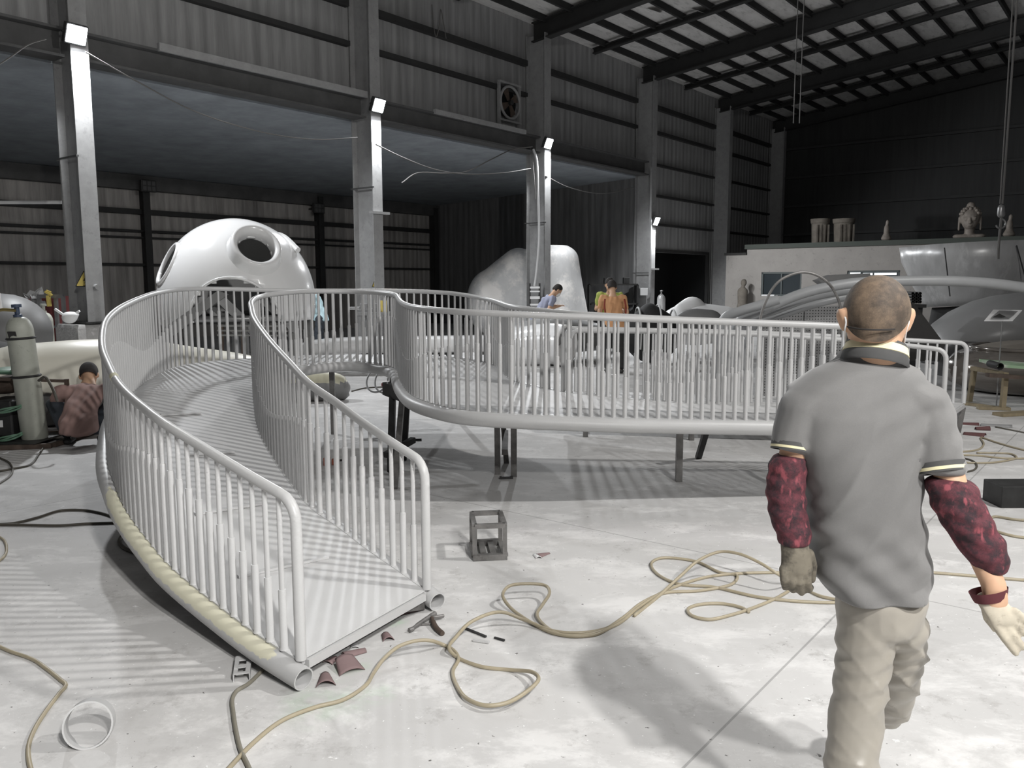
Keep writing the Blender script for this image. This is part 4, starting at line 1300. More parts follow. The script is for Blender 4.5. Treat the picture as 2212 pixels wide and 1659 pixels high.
# ---------------------------------------------------- glossy slide mouth
t = thing('slide_mouth', P(1185, 782, 16), 'glossy whitish slide section with a dark open mouth behind the railings', 'slide')
A = catmull([(*P(1108, 735, 16.4), .26), (*P(1145, 732, 16.2), .37), (*P(1190, 735, 16.0), .42), (*P(1225, 742, 15.8), .40)], 6)
pp = [Vector((q[0], q[1], q[3])) for q in A]
b = MB(); b.pipe(pp, .40, .04, 28); b.build('tube', 'white_gloss', t, 180)
MB().hull([(P(1120, 735, 16.6), (.3, .35, .34)), (P(1180, 722, 16.6), (.4, .5, .36)), (P(1262, 725, 17.2), (.5, .5, .3)), (P(1310, 730, 17.6), (.25, .3, .25))], 20, 12).build('flank', 'grey_primer', t, 180)
MB().lathe([(.35, 0), (.35, .02)], pp[8], 28, rot=(pp[9] - pp[8]).to_track_quat('Z', 'Y').to_matrix()).build('mouth_shade', 'dark_void', t, 0)  # near-black disc that paints the shade inside the mouth

# black covered lump with white straps, silver bottle, white shell
t = thing('covered_machine', P(1408, 700, 16.5), 'low black covered machine with white straps in front of the dark doorway', 'machine')
c = P(1408, 690, 16.5); c.z = .55
MB().hull([(c, (.55, .5, .55)), (c + Vector((-.05, 0, .12)), (.3, .4, .52))], 24, 14).build('cover', 'black_cloth', t, 180)
for dx in (-.28, .12, .42):
    b = MB(); pts = [c + Vector((dx, -.52 * math.cos(a_) * (1 - abs(dx) * .3), .63 * math.sin(a_) * (1 - abs(dx) * .55) + .02)) for a_ in [R(-30 + 8 * k_) for k_ in range(22)]]
    b.tube(pts, .018, 6); b.build('strap', 'white_strap', t, 60)


def gas_cylinder(base, h, r_, label, m='cylinder_paint', valve='cylinder_blue', tilt=(0, 0), name='gas_cylinder', bands=()):
    t = thing(name, base, label, 'gas cylinder'); rot = Matrix.Rotation(tilt[0], 3, 'Y') @ Matrix.Rotation(tilt[1], 3, 'X')
    H = h - .13
    prof = [(r_ * .93, 0), (r_, .02), (r_, H - r_ * 1.15)] + [(r_ * (.28 + .72 * math.cos(a_)), H - r_ * 1.15 + r_ * 1.15 * math.sin(a_)) for a_ in [R(9 * k_) for k_ in range(1, 11)]]
    MB().lathe(prof, base, 28, rot=rot).build('body', m, t, 50)
    up = rot @ Vector((0, 0, 1)); top = Vector(base) + up * (H - .005)
    MB().lathe([(r_ * .34, 0), (r_ * .34, .03), (r_ * .2, .035), (r_ * .2, .10), (r_ * .38, .10), (r_ * .38, .13), (.01, .135)], top, 16, rot=rot).build('valve', valve, t, 40)
    for z in bands:
        p = Vector(base) + up * z; ring = [p + rot @ Vector((math.cos(a_) * r_ * 1.02, math.sin(a_) * r_ * 1.02, 0)) for a_ in [2 * PI * k_ / 28 for k_ in range(28)]]
        MB().tube(ring, .012, 8, closed=True).build('strap', 'rubber', t, 60)
    return t, top, up


gas_cylinder(Vector((P(1428, 665, 24.5).x, 24.5, 0)), 1.36, .12, 'silver gas cylinder standing alone in front of the dark doorway', 'sheet_metal', 'bright_metal')
t, top, up = gas_cylinder(Vector((F(77, 958).x, F(77, 958).y, .05)), 1.36, .122, 'tall grey gas cylinder leaning on the rusty cart with black straps and a blue valve', tilt=(-.055, .02), bands=(1.02, .64))
MB().box(top + Vector((.0, -.118, -.165)), (.08, .006, .07), Matrix.Rotation(.35, 3, 'X')).build('stamp_mark', 'dark_board', t, 0)
# regulator with gauge and hose
b = MB(); b.tube([top + Vector((0, -.02, .07)), top + Vector((-.12, -.03, .08)), top + Vector((-.2, -.03, .07))], .016, 8); b.build('regulator', 'brass', t, 60)
MB().tube([top + Vector((-.16, -.03, .09)), top + Vector((-.17, -.03, .24))], .028, 12).build('flow_gauge', 'white_matt', t, 60)
b = MB(); b.tube(catmull([top + Vector((-.2, -.03, .06)), top + Vector((-.24, -.04, -.05)), top + Vector((-.26, -.05, -.2)), top + Vector((-.33, -.04, -.3))], 6), .014, 8); b.build('gas_hose', 'hose_white', t, 60)
q = Vector((P(96, 700, 12.2).x, 12.2, 0)); gas_cylinder(q, P(96, 656, 12.2).z, .118, 'dusty grey gas cylinder without straps, behind the leaning one', valve='cylinder_paint')
# rusty cart that carries the cylinder
t = thing('cylinder_cart', F(40, 965), 'low rusty steel cart at the frame edge under the leaning gas cylinder', 'cart')
q0, q1 = F(-60, 975), F(112, 968)
for a_, b_ in ((q0, q1), (q0 + Vector((.05, .75, 0)), q1 + Vector((.05, .75, 0)))): MB().bar(a_ + Vector((0, 0, .025)), b_ + Vector((0, 0, .025)), .05, .045).build('frame_bar', 'rust_steel', t, 0)
for f_ in (0, .45, 1): a_ = q0.lerp(q1, f_); MB().bar(a_ + Vector((0, .03, .025)), a_ + Vector((.05, .72, .025)), .05, .04).build('frame_bar', 'rust_steel', t, 0)
MB().box(q0.lerp(q1, .3) + Vector((0, .35, .052)), (.72, .62, .006)).build('tray', 'dark_steel', t, 0)
for x, h in ((.05, .95), (.98, .62)):
    a_ = q0.lerp(q1, x) + Vector((0, .38, .02)); MB().bar(a_, a_ + Vector((0, 0, h)), .035, .035, up=(0, 1, 0)).build('post', 'rust_steel', t, 0)
MB().bar(q0.lerp(q1, .05) + Vector((0, .38, .66)), q0.lerp(q1, .98) + Vector((0, .38, .62)), .03, .03).build('frame_bar', 'rust_steel', t, 0)
q = P(22, 925, 8.35); t = thing('welding_machine', (q.x, q.y, .07), 'small dark welding machine with a white label on the cart by the cylinder', 'machine')
MB().box((q.x, q.y, .27), (.28, .38, .36)).build('case', 'dark_steel', t, 0, bevel=.015); MB().box((q.x, q.y - .195, .22), (.1, .004, .07)).build('label_plate', 'paper_white', t, 0)
MB().lathe([(.05, 0), (.05, .02)], (q.x - .08, q.y - .19, .36), 16, rot=Matrix.Rotation(PI / 2, 3, 'X')).build('knob', 'rubber', t)
for k_, (yy, lab) in enumerate(((878, 'coil of pale green hose slung on the cart above the welding machine'), (938, 'coil of green cable at the foot of the welding machine'))):
    b = MB()
    for j in range(3):
        b.tube([P(14, yy + j * 4, 8.15) + Vector((.16 * math.cos(a_), .03 * math.sin(a_ * 2) + .12 * math.sin(a_), .045 * math.sin(a_ + j))) for a_ in [2 * PI * i / 28 for i in range(28)]], .009, 8, closed=True)
    tag(b.build('hose_coil', 'hose_green'), lab, 'hose')
tag(MB().hull([(P(18, 800, 8.3), (.16, .2, .035)), (P(26, 803, 8.3), (.1, .1, .03))], 14, 8).build('green_cloth', 'hose_green'), 'crumpled green cloth on the cart beside the leaning cylinder', 'cloth')
tag(MB().hull([(P(10, 832, 8.5), (.2, .2, .09)), (P(30, 820, 8.5), (.12, .15, .06))], 12, 8).build('parts_bin', 'rust_steel'), 'heap-filled rusty bin on the cart under the green cloth', 'bin')
b = MB().tube(catmull([P(84, 822, 8.0), P(98, 815, 7.9), P(110, 832, 7.85), (P(118, 850, 7.8)), P(124, 868, 7.8)], 6), .014, 8)
tag(b.build('torch_cable', 'hose_dark'), 'thick grey torch cable arching from the leaning cylinder to the crouching worker', 'cable')

# dark domes and the red rack at the left edge
tag(MB().hull([(P(8, 720, 11.5), (.62, .6, .55)), (P(-20, 740, 11.5), (.6, .6, .6))], 20, 12).build('mould_dome', 'primer_dark'), 'dark grey mould dome at the frame edge behind the leaning cylinder', 'mould')
tag(MB().hull([(P(0, 770, 9.6), (.28, .3, .16)), (P(-30, 770, 9.6), (.3, .3, .2))], 20, 12).build('black_cover', 'black_cloth'), 'black cover lying on the cream tube at the frame edge', 'cover')
t = thing('red_locker', P(88, 720, 14.0), 'red sheet-metal locker with crumpled plastic on top, left of the plinth', 'locker')
qa, qb = P(58, 640, 14), P(118, 640, 14)
MB().box(((qa.x + qb.x) / 2, 14.25, qa.z / 2), (qb.x - qa.x, .5, qa.z)).build('cabinet', 'red_paint', t, 0, bevel=.01)
MB().box((qa.x + .12, 13.985, qa.z / 2), (.06, .02, qa.z)).build('edge_trim', 'grey_metal', t, 0)
b = MB(); rg = random.Random(3)
for k_ in range(26):
    c = P(62 + rg.random() * 26, 634 + rg.random() * 26, 13.8); a_ = Vector((rg.uniform(-1, 1), rg.uniform(-1, 1), rg.uniform(-1, 1))).normalized() * .12; d_ = Vector((rg.uniform(-1, 1), rg.uniform(-1, 1), rg.uniform(-1, 1))).normalized() * .1
    b.add([c, c + a_, c + a_ + d_, c + d_], [(0, 1, 2, 3)])
o = b.build('plastic_wrap', 'clear_plastic', None, 0); tag(o, 'crumpled shiny plastic wrap hanging on the red locker', 'wrap')
t = thing('tube_rack', P(118, 740, 13.4), 'pale square-tube rack with a hanging yellow clamp, left of the plinth', 'rack')
MB().bar(P(82, 640, 13.4), P(138, 640, 13.4), .06, .06).build('cross_tube', 'grey_metal', t, 0)
for x in (84, 120, 136): b = MB(); q = P(x, 640, 13.4); b.bar((q.x, q.y, 0), q, .05, .05, up=(0, 1, 0)); b.build('upright', 'grey_metal', t, 0)
MB().bar(P(118, 706, 13.4), P(140, 706, 13.4), .04, .04).build('cross_tube', 'grey_metal', t, 0)
b = MB(); b.bar(P(98, 630, 13.3), P(112, 638, 13.3), .05, .03); b.bar(P(104, 638, 13.3), P(107, 662, 13.3), .05, .05); b.bar(P(100, 628, 13.3), P(110, 632, 13.3), .03, .03)
tag(b.build('yellow_clamp', 'sign_yellow', None, 0), 'yellow clamp hooked over the tube rack', 'clamp')
b = MB(); c = P(150, 686, 12.6)
b.hull([(c, (.11, .1, .09)), (c + Vector((.02, 0, .04)), (.12, .1, .05))], 14, 8); b.bar(c + Vector((-.1, 0, .05)), c + Vector((-.2, -.02, .13)), .05, .03); b.bar(c + Vector((.08, 0, .05)), c + Vector((.16, 0, .1)), .03, .03)
tag(b.build('spray_bucket', 'white_matt', None, 40), 'small white bucket with a spray gun on the broken plinth', 'bucket')

# --------------------------------------------- far right: shells, pipes, hoop
mask_material('shell_white', g(214), g(232), 4, .1, .35)
t = thing('white_shell', P(1520, 700, 17), 'white bulging fibreglass shell with a grey oval panel, in front of the brick building', 'mould')
b = MB(); b.hull([(P(1500, 700, 17.5), (.75, .5, .45)), (P(1560, 700, 17.5), (.5, .5, .38)), (P(1455, 715, 17.4), (.25, .3, .25))], 24, 14)
me = remeshed(b, 'shell', .03, 8); mesh_obj(me, 'shell', 'white_matt', t)
MB().hull([(P(1505, 690, 16.85), (.42, .12, .22)), (P(1530, 690, 16.85), (.28, .12, .2))], 24, 12).build('oval_panel', 'primer_dark', t, 180)
MB().hull([(P(1470, 686, 17.3), (.2, .2, .3)), (P(1495, 672, 17.5), (.3, .3, .3))], 16, 10).build('nose', 'white_matt', t, 180)

pipes = [([(1545, 760, 10.0), (1562, 692, 9.9), (1600, 672, 9.8), (1640, 660, 9.75), (1682, 647, 9.7)], .056, 'sawn-off grey bent pipe ending short beside the thin hoop'),
         ([(1560, 770, 10.3), (1600, 692, 10.1), (1660, 664, 10.0), (1740, 632, 9.9), (1840, 612, 9.8), (1950, 607, 9.75), (2060, 607, 9.7), (2150, 613, 9.7), (2260, 628, 9.7)], .060, 'longest grey bent pipe, arching behind the walking man to the frame edge'),
         ([(1580, 780, 10.5), (1610, 700, 10.4), (1680, 668, 10.3), (1760, 640, 10.2), (1850, 626, 10.1), (1900, 630, 10.1), (1925, 670, 10.1)], .055, 'grey bent pipe just under the longest one'),
         ([(1600, 790, 10.8), (1630, 702, 10.7), (1700, 676, 10.6), (1780, 652, 10.5), (1850, 640, 10.5), (1890, 650, 10.5), (1910, 690, 10.5)], .05, 'lowest grey bent pipe, just above the perforated sheet')]
for pts, r_, lab in pipes:
    pp = [P(*p) for p in pts]; pp[0].z = r_ if pp[0].z < .9 else pp[0].z
    foot = pp[0].copy(); foot.z = r_; foot.y += .3
    A = catmull([foot] + pp, 8)
    MBp = MB().tube(A, r_, 16); o = MBp.build('bent_pipe', 'pipe_grey', None, 60); tag(o, lab, 'pipe', 'bundle of bent pipes')
hp = [P(1637, 760, 8.3), P(1642, 690, 8.3), P(1657, 645, 8.3), P(1680, 610, 8.3), P(1710, 593, 8.3), P(1738, 588, 8.3), P(1768, 596, 8.3), P(1795, 618, 8.3), P(1812, 650, 8.3), P(1816, 668, 8.3), P(1819, 740, 8.3)]
tag(MB().tube(catmull(hp, 6), .014, 8).build('metal_hoop', 'bare_steel'), 'thin rusty steel hoop standing over the second ramp', 'hoop')


def holed_sheet():
    m = mat('perforated_sheet', g(150), .4, .5, var=.1); nt = m.node_tree; N = nt.nodes; L = nt.links; bs = N['Principled BSDF']; old = bs.inputs['Base Color'].links[0].from_socket
    tc = N.new('ShaderNodeTexCoord'); vo = N.new('ShaderNodeVectorMath'); vo.operation = 'MULTIPLY'; vo.inputs[1].default_value = (26, 26, 26); L.new(tc.outputs['Object'], vo.inputs[0])
    fr = N.new('ShaderNodeVectorMath'); fr.operation = 'FRACTION'; L.new(vo.outputs[0], fr.inputs[0]); sp = N.new('ShaderNodeSeparateXYZ'); L.new(fr.outputs[0], sp.inputs[0])
    cm_ = N.new('ShaderNodeCombineXYZ'); L.new(sp.outputs['X'], cm_.inputs['X']); L.new(sp.outputs['Z'], cm_.inputs['Y'])
    ds = N.new('ShaderNodeVectorMath'); ds.operation = 'DISTANCE'; ds.inputs[1].default_value = (.5, .5, 0); L.new(cm_.outputs[0], ds.inputs[0])
    lt = N.new('ShaderNodeMath'); lt.operation = 'LESS_THAN'; lt.inputs[1].default_value = .2; L.new(ds.outputs['Value'], lt.inputs[0])
    x = N.new('ShaderNodeMixRGB'); x.inputs['Color2'].default_value = (*g(50), 1); L.new(old, x.inputs['Color1']); L.new(lt.outputs[0], x.inputs['Fac']); L.new(x.outputs['Color'], bs.inputs['Base Color'])


holed_sheet()
t = thing('perforated_screen', P(1745, 720, 11.2), 'grey perforated metal screen standing under the bent pipes', 'screen')
top_ = [P(1640, 690, 11.2), P(1660, 684, 11.2), P(1700, 673, 11.2), P(1741, 664, 11.2), P(1790, 660, 11.2), P(1850, 662, 11.2), P(1860, 700, 11.2)]
ol = top_ + [Vector((top_[-1].x, top_[-1].y, .02)), Vector((top_[0].x, top_[0].y, .02))]
MB().poly(ol, .006, (0, 1, 0)).build('sheet', 'perforated_sheet', t, 0)
MB().bar((P(1741, 660, 11.18).x, 11.18, 0), P(1741, 663, 11.18), .03, .012, up=(0, 1, 0)).build('seam_strip', 'bright_metal', t, 0)
for x in (1660, 1840): q = P(x, 690, 11.25); MB().bar((q.x, q.y + .03, 0), (q.x, q.y + .03, q.z), .05, .05, up=(0, 1, 0)).build('post', 'dark_steel', t, 0)
tag(MB().poly([P(1768, 606, 11.8), P(1800, 594, 11.8), P(1880, 590, 11.8), P(1880, 640, 11.8), P(1815, 640, 11.8)], .25, (0, 1, 0)).build('panel_stack', 'primer_dark', None, 0), 'dark sloping panel stack behind the bent pipes', 'panel')

# metal-clad bucket-shaped sculpture
t = thing('sheet_metal_sculpture', P(2100, 665, 13.5), 'tall patchy sheet-metal sculpture shaped like a tapering bowl, under the statue head', 'sculpture')
rings = []; Ym = 16.2
for y, xl, xr in ((658, 2004, 2240), (640, 1998, 2252), (615, 1984, 2272), (590, 1974, 2290), (560, 1963, 2310), (528, 1959, 2320)):
    a_, b_ = P(xl, y, Ym), P(xr, y, Ym); c = (a_ + b_) / 2; rx = (b_ - a_).x / 2; ring = []
    for j in range(48):
        th = 2 * PI * j / 48; w_ = 1 + .02 * math.sin(5 * th) + .015 * math.sin(9 * th + y)
        ring.append(Vector((c.x + rx * math.cos(th) * w_, c.y + rx * .75 * math.sin(th) * w_, c.z + .05 * math.sin(th * 1.0 + 2.2))))
    rings.append(ring)
b = MB(); b.loft(rings, cap=False); o = b.build('skin', 'sheet_metal', t, 180); sm = o.modifiers.new('th', 'SOLIDIFY'); sm.thickness = .02
MB().loft([[Vector((p.x, p.y, 0)) for p in rings[0]], [Vector(((p.x - rings[0][0].x) * .92 + rings[0][0].x, p.y, p.z - .02)) for p in rings[0]]]).build('stand', 'black_cloth', t, 30)
for k_, (x0, y0, x1, y1) in enumerate(((2196, 530, 2215, 600), (2040, 535, 2052, 640))):
    MB().bar(P(x0, y0, 15.0), P(x1, y1, 15.0), .014, .02, up=(0, 1, 0)).build('seam', 'dark_steel', t, 0)
# pipe ends stacked beside it
for r0 in range(4):
    for c0 in range(3):
        q = P(1972 + c0 * 8, 652 - r0 * 6, 12.4); b = MB(); b.pipe([q, q + Vector((0, .8, 0))], .024, .006, 12)
        tag(b.build('short_pipe', 'dark_steel', None, 60), 'one of the dark pipe ends stacked left of the sheet-metal sculpture', 'pipe', 'dark stacked pipe ends')
q = P(1980, 657, 12.4); t = thing('pipe_stand', (q.x, q.y + .4, 0), 'dark stand carrying the stacked pipe ends', 'stand')
MB().box((q.x, q.y + .4, q.z - .03), (.3, .8, .05)).build('shelf', 'dark_steel', t, 0)
for dx in (-.12, .12): MB().box((q.x + dx, q.y + .4, (q.z - .05) / 2), (.05, .6, q.z - .05)).build('leg', 'dark_steel', t, 0)
# dark slanting board right of the man's head
tag(MB().poly([P(1930, 640, 11), P(1975, 655, 11), P(2042, 745, 11), P(2030, 780, 11), P(1930, 780, 11)], .08, (0, 1, 0)).build('slanting_board', 'dark_board', None, 0), 'dark slanting board just right of the walking man\'s head', 'board')

# grey hull with a drawing on it, and glossy ring below
t = thing('grey_hull', P(2190, 745, 11.2), 'large smooth grey fibreglass hull with a dark lower band, above the glossy ring', 'mould')
rings = []
for k_, (x, yt) in enumerate(((2005, 735), (2015, 715), (2040, 692), (2080, 665), (2120, 648), (2165, 636), (2215, 630), (2270, 630), (2330, 640))):
    q = P(x, yt, 13.7); dz = max(.05, q.z - .25); ring = []
    for j in range(20):
        th = 2 * PI * j / 20; ring.append(Vector((q.x, q.y + (.2 + .75 * min(1, (k_ + 1) / 5)) * math.cos(th), .25 + dz / 2 + dz / 2 * math.sin(th))))
    rings.append(ring)
b = MB(); b.loft(rings); b.a = [1.0 if v_[2] < .62 else 0.0 for v_ in b.v]
mask_material('hull_mix', g(142), g(84), 3, .08, .35); b.build('hull', 'hull_mix', t, 180)
for x in (2090, 2230): q = P(x, 740, 13.7); MB().box((q.x, q.y, .15), (.5, .9, .3)).build('cradle', 'dark_steel', t, 0)
t = thing('drawing_board', P(2168, 690, 10.6), 'white card with a dark drawing on a thin stick in front of the grey hull', 'card')
c = P(2166, 683, 10.6); m3 = Matrix.Rotation(R(-52), 3, 'X')
MB().poly([P(2126, 694, 10.55), P(2187, 694, 10.55), P(2208, 671, 10.75), P(2146, 670, 10.75)], .008, (0, .3, .9)).build('card', 'paper_white', t, 0)
MB().poly([P(2139, 688, 10.55) + Vector((0, -.02, .012)), P(2180, 688, 10.55) + Vector((0, -.02, .012)), P(2197, 674, 10.72) + Vector((0, -.02, .012)), P(2156, 673, 10.72) + Vector((0, -.02, .012))], .003, (0, .3, .9)).build('drawing', 'grey_primer', t, 0)
MB().poly([P(2142, 687, 10.53) + Vector((0, -.03, .014)), P(2156, 680, 10.6) + Vector((0, -.03, .014)), P(2170, 687, 10.53) + Vector((0, -.03, .014))], .003, (0, .3, .9)).build('drawing_shape', 'dark_board', t, 0)
MB().tube([P(2165, 692, 10.6), P(2165, 690, 10.6).xy.to_3d() + Vector((0, 0, .0))], .008, 6).build('stick', 'grey_metal', t)

t = thing('glossy_ring', P(2160, 860, 10.6), 'glossy bronze-grey ring-shaped mould bulging like a tyre at the frame edge', 'mould')
cR = P(2225, 860, 12.1); cR.z = 0
prof = []
Rr = 1.14
for r_, z in ((Rr - .35, .02), (Rr - .18, .03), (Rr - .03, .12), (Rr + .02, .26), (Rr - .02, .42), (Rr - .12, .53), (Rr - .26, .60), (Rr - .36, .62)): prof.append((r_, z))
MB().lathe(prof, cR, 64, cap=False).build('rim', 'bronze_gloss', t, 180)
prof2 = [(Rr - .36, .62), (Rr - .5, .66), (Rr - .75, .71), (.05, .74), (.01, .74)]
MB().lathe(prof2, cR, 64, cap=False).build('top', 'bronze_top', t, 180)
MB().lathe([(Rr - .35, .02), (.01, .02)], cR, 64, cap=False).build('base', 'dark_steel', t, 180)
ring = [cR + Vector((math.cos(a_) * (Rr - .3), math.sin(a_) * (Rr - .3), .63)) for a_ in [2 * PI * k_ / 64 for k_ in range(64)]]
MB().tube(ring, .03, 8, closed=True).build('bead', 'bronze_gloss', t, 180)

# saw-horse table with green-stained boards
t = thing('saw_horse', F(2165, 886), 'rough saw horse with a tan leg in front of the glossy ring', 'saw horse')
f0 = F(2165, 886); tp = P(2172, 812, f0.y)
MB().bar(f0, tp, .055, .055, up=(0, 1, 0)).build('leg', 'tan_wood', t, 0); MB().bar(f0 + Vector((.0, .75, 0)), tp + Vector((0, .7, 0)), .055, .055, up=(0, 1, 0)).build('leg', 'tan_wood', t, 0)
MB().bar(f0 + Vector((.9, -.1, 0)), tp + Vector((.88, -.1, -.03)), .055, .055, up=(0, 1, 0)).build('leg', 'tan_wood', t, 0)
MB().bar(tp + Vector((-.26, -.06, .02)), tp + Vector((1.0, -.2, -.06)), .12, .045).build('top_rail', 'rust_steel', t, 0)
MB().bar(tp + Vector((-.02, -.05, .02)), tp + Vector((0, .75, .02)), .06, .05).build('cross_rail', 'tan_wood', t, 0)
tag(MB().poly([tp + Vector((-.05, .1, .10)), tp + Vector((1.05, -.16, .03)), tp + Vector((1.05, .5, .05)), tp + Vector((.0, .6, .12))], .035, (0, 0, 1)).build('stained_board', 'green_board', None, 0), 'green-stained white board lying on the saw horse', 'board')
b = MB(); b.pipe([tp + Vector((-.09, -.03, .12)), tp + Vector((-.06, .25, .13))], .045, .006, 18); tag(b.build('tape_roll', 'rubber', None, 60), 'black tube roll lying on the saw horse end', 'roll')
for k_, (x0, y0, x1, y1, w_) in enumerate(((2112, 884, 2180, 886, .12), (2155, 899, 2240, 894, .16), (2080, 874, 2150, 884, .06))):
    a_, b_ = F(x0, y0), F(x1, y1); MB_ = MB().bar(a_ + Vector((0, 0, .02)), b_ + Vector((0, 0, .02)), w_, .035)
    tag(MB_.build('wood_plank', 'tan_wood', None, 0), ('short worn plank on the floor behind the saw horse leg', 'thick plank on the floor in front of the saw horse leg', 'thin batten on the floor by the second ramp end')[k_], 'plank', 'planks by the saw horse')

# ------------------------------------------------------ on the building roof
zr = 2.95
t = thing('statue_head', HW(29.9, onend(2094, 500, 29.9)[0], zr), 'carved statue head with curled hair and long ears on the brick building roof', 'statue')
s_, v_ = 29.9, onend(2094, 500, 29.9)[0]; cH = HW(s_, v_, 0); k_ = cH.y / FPX
zt_ = P(2094, 437, cH.y).z; h = zt_ - zr
fw_ = (CAM - cH); fw_.z = 0; fw_.normalize(); sd = Vector((-fw_.y, fw_.x, 0)); m3 = Matrix((sd, -fw_, (0, 0, 1))).transposed()


def hl(x, y, z): return cH + sd * (x * h) - fw_ * (-y * h) * -1 * -1 + Vector((0, 0, zr + z * h)) if False else cH + sd * (x * h) + fw_ * (y * h) + Vector((0, 0, zr + z * h))


b = MB()
b.hull([(hl(0, 0, .58), (.26 * h, .28 * h, .27 * h), m3), (hl(0, .06, .40), (.19 * h, .20 * h, .17 * h), m3)], 20, 14)
b.hull([(hl(0, .27, .48), (.03 * h, .05 * h, .09 * h), m3), (hl(0, .3, .42), (.05 * h, .05 * h, .03 * h), m3)], 10, 8)
b.hull([(hl(-.09, .25, .555), (.09 * h, .03 * h, .02 * h), m3), (hl(.09, .25, .555), (.09 * h, .03 * h, .02 * h), m3)], 10, 8)
b.hull([(hl(0, .26, .325), (.07 * h, .03 * h, .018 * h), m3)], 10, 8)
b.hull([(hl(0, .0, .1), (.13 * h, .13 * h, .1 * h), m3), (hl(0, .0, .3), (.13 * h, .13 * h, .1 * h), m3)], 14, 8)
b.hull([(hl(-.28, 0, .05), (.14 * h, .15 * h, .07 * h), m3), (hl(.28, 0, .05), (.14 * h, .15 * h, .07 * h), m3)], 14, 8)
for sx in (-1, 1):
    b.hull([(hl(.27 * sx, 0, .56), (.03 * h, .06 * h, .06 * h), m3), (hl(.27 * sx, .01, .26), (.03 * h, .04 * h, .05 * h), m3)], 10, 8)
    b.hull([(hl(.1 * sx, .26, .50), (.055 * h, .02 * h, .022 * h), m3)], 10, 8)
mesh_obj(remeshed(b, 'head', .02, 3), 'head', 'stone_statue', t)
b = MB()
for i in range(5):
    el_ = R(18 + 17 * i); nn = max(5, int(15 * math.cos(el_)))
    for j in range(nn):
        az = 2 * PI * (j + .5 * (i % 2)) / nn
        y = math.cos(el_) * math.cos(az)
        if y > .62 and i < 2: continue
        b.ball(hl(.26 * math.cos(el_) * math.sin(az), .28 * y, .60 + .27 * math.sin(el_)), .05 * h, 8, 6)
b.ball(hl(0, 0, .9), .11 * h, 12, 8)
b.build('hair_curls', 'stone_statue', t, 60)
for i, (px, wpx, ytop) in enumerate(((1771, 40, 473), (1822, 46, 473))):
    v_ = onend(px, 500, 30.6)[0]; c = HW(30.6, v_, zr); kk = c.y / FPX; r_ = wpx / 2 * kk * .84; hh = P(px, ytop, c.y).z - zr
    t = thing('clay_planter', c, ('weathered square planter on the building roof, nearer the column', 'weathered square planter on the building roof, nearer the statue')[i], 'planter')
    MB().lathe([(r_ * .95, 0), (r_ * 1.05, hh * .8), (r_ * 1.15, hh * .84), (r_ * 1.2, hh), (r_ * 1.05, hh), (r_ * .95, hh * .85)], c, 12).build('pot', 'clay_pot', t, 30)
    for j in range(4): MB().box(c + Vector((-r_ * .7 + j * r_ * .47, -r_ * 1.0, hh * .4)), (.05, .04, hh * .7)).build('rib', 'clay_pot', t, 0)
for i, (px, yt, wpx) in enumerate(((1915, 474, 22), (2180, 462, 26))):
    v_ = onend(px, 500, 30.2)[0]; c = HW(30.2, v_, zr); kk = c.y / FPX; hh = P(px, yt, c.y).z - zr; r_ = wpx / 2 * kk
    b = MB(); b.hull([(c + Vector((0, 0, hh * .12)), (r_, r_ * .8, hh * .12)), (c + Vector((0, 0, hh * .25)), (r_ * .7, r_ * .6, hh * .15))], 14, 8)
    b.hull([(c + Vector((0, 0, hh * .3)), (r_ * .55, r_ * .5, hh * .2)), (c + Vector((0, 0, hh * .62)), (r_ * .5, r_ * .4, hh * .14))], 14, 8)
    b.hull([(c + Vector((r_ * .1, 0, hh * .86)), (r_ * .33, r_ * .33, hh * .13)), (c + Vector((0, 0, hh * .7)), (r_ * .25, r_ * .25, hh * .1))], 12, 8)
    tag(mesh_obj(remeshed(b, 'small_statue', .025, 4), 'small_statue', 'stone_statue', None, origin=c), ('small dim seated statue between the planters and the statue head', 'dim statue at the roof edge behind the hoist chain')[i], 'statue')
# statue by the brick wall
c = HW(28.9, onend(1604, 640, 28.9)[0], 0); kk = c.y / FPX; hh = P(1604, 602, c.y).z
b = MB(); b.hull([(c + Vector((0, 0, .12)), (.22, .2, .12)), (c + Vector((0, 0, .7)), (.2, .18, .2))], 14, 8); b.hull([(c + Vector((0, 0, .8)), (.17, .15, .2)), (c + Vector((0, 0, hh - .45)), (.19, .14, .15))], 14, 8)
b.hull([(c + Vector((.03, 0, hh - .14)), (.11, .11, .14))], 14, 8); b.hull([(c + Vector((0, 0, hh - .4)), (.08, .08, .2))], 10, 6)
tag(mesh_obj(remeshed(b, 'small_statue', .03, 4), 'small_statue', 'clay_pot', None, origin=c), 'dull standing statue against the pale brick building beside its first window', 'statue')

# hoist chain and hook, hanging ropes
t = thing('hoist_chain', P(2170, 250, 12.3), 'long hoist chain with a hook hanging in front of the statue roof', 'hoist')
b_top = 9.1; q = P(2163, 440, 12.3)
for k_, dx in enumerate((-.045, .045)): MB().tube([Vector((q.x + dx * .4, q.y, q.z)), Vector((q.x + dx, q.y, b_top))], (.009, .014)[k_], 6).build('chain_fall', 'rope', t, 60)
MB().hull([(P(2163, 450, 12.3), (.05, .04, .06)), (P(2163, 462, 12.3), (.06, .04, .06))], 12, 8).build('hook_block', 'grey_metal', t, 180)
hk = [P(2163, 465, 12.3) + Vector((.07 * math.sin(a_), 0, -.05 - .07 * (1 - math.cos(a_)))) for a_ in [R(k_ * 25) for k_ in range(11)]]
MB().tube(hk, .014, 8).build('hook', 'grey_metal', t, 60)
MB().tube(catmull([P(2163, 470, 12.3), P(2160, 500, 12.3), P(2157, 535, 12.3), P(2156, 560, 12.3)], 5), .018, 6).build('sling_rope', 'rope', t, 60)
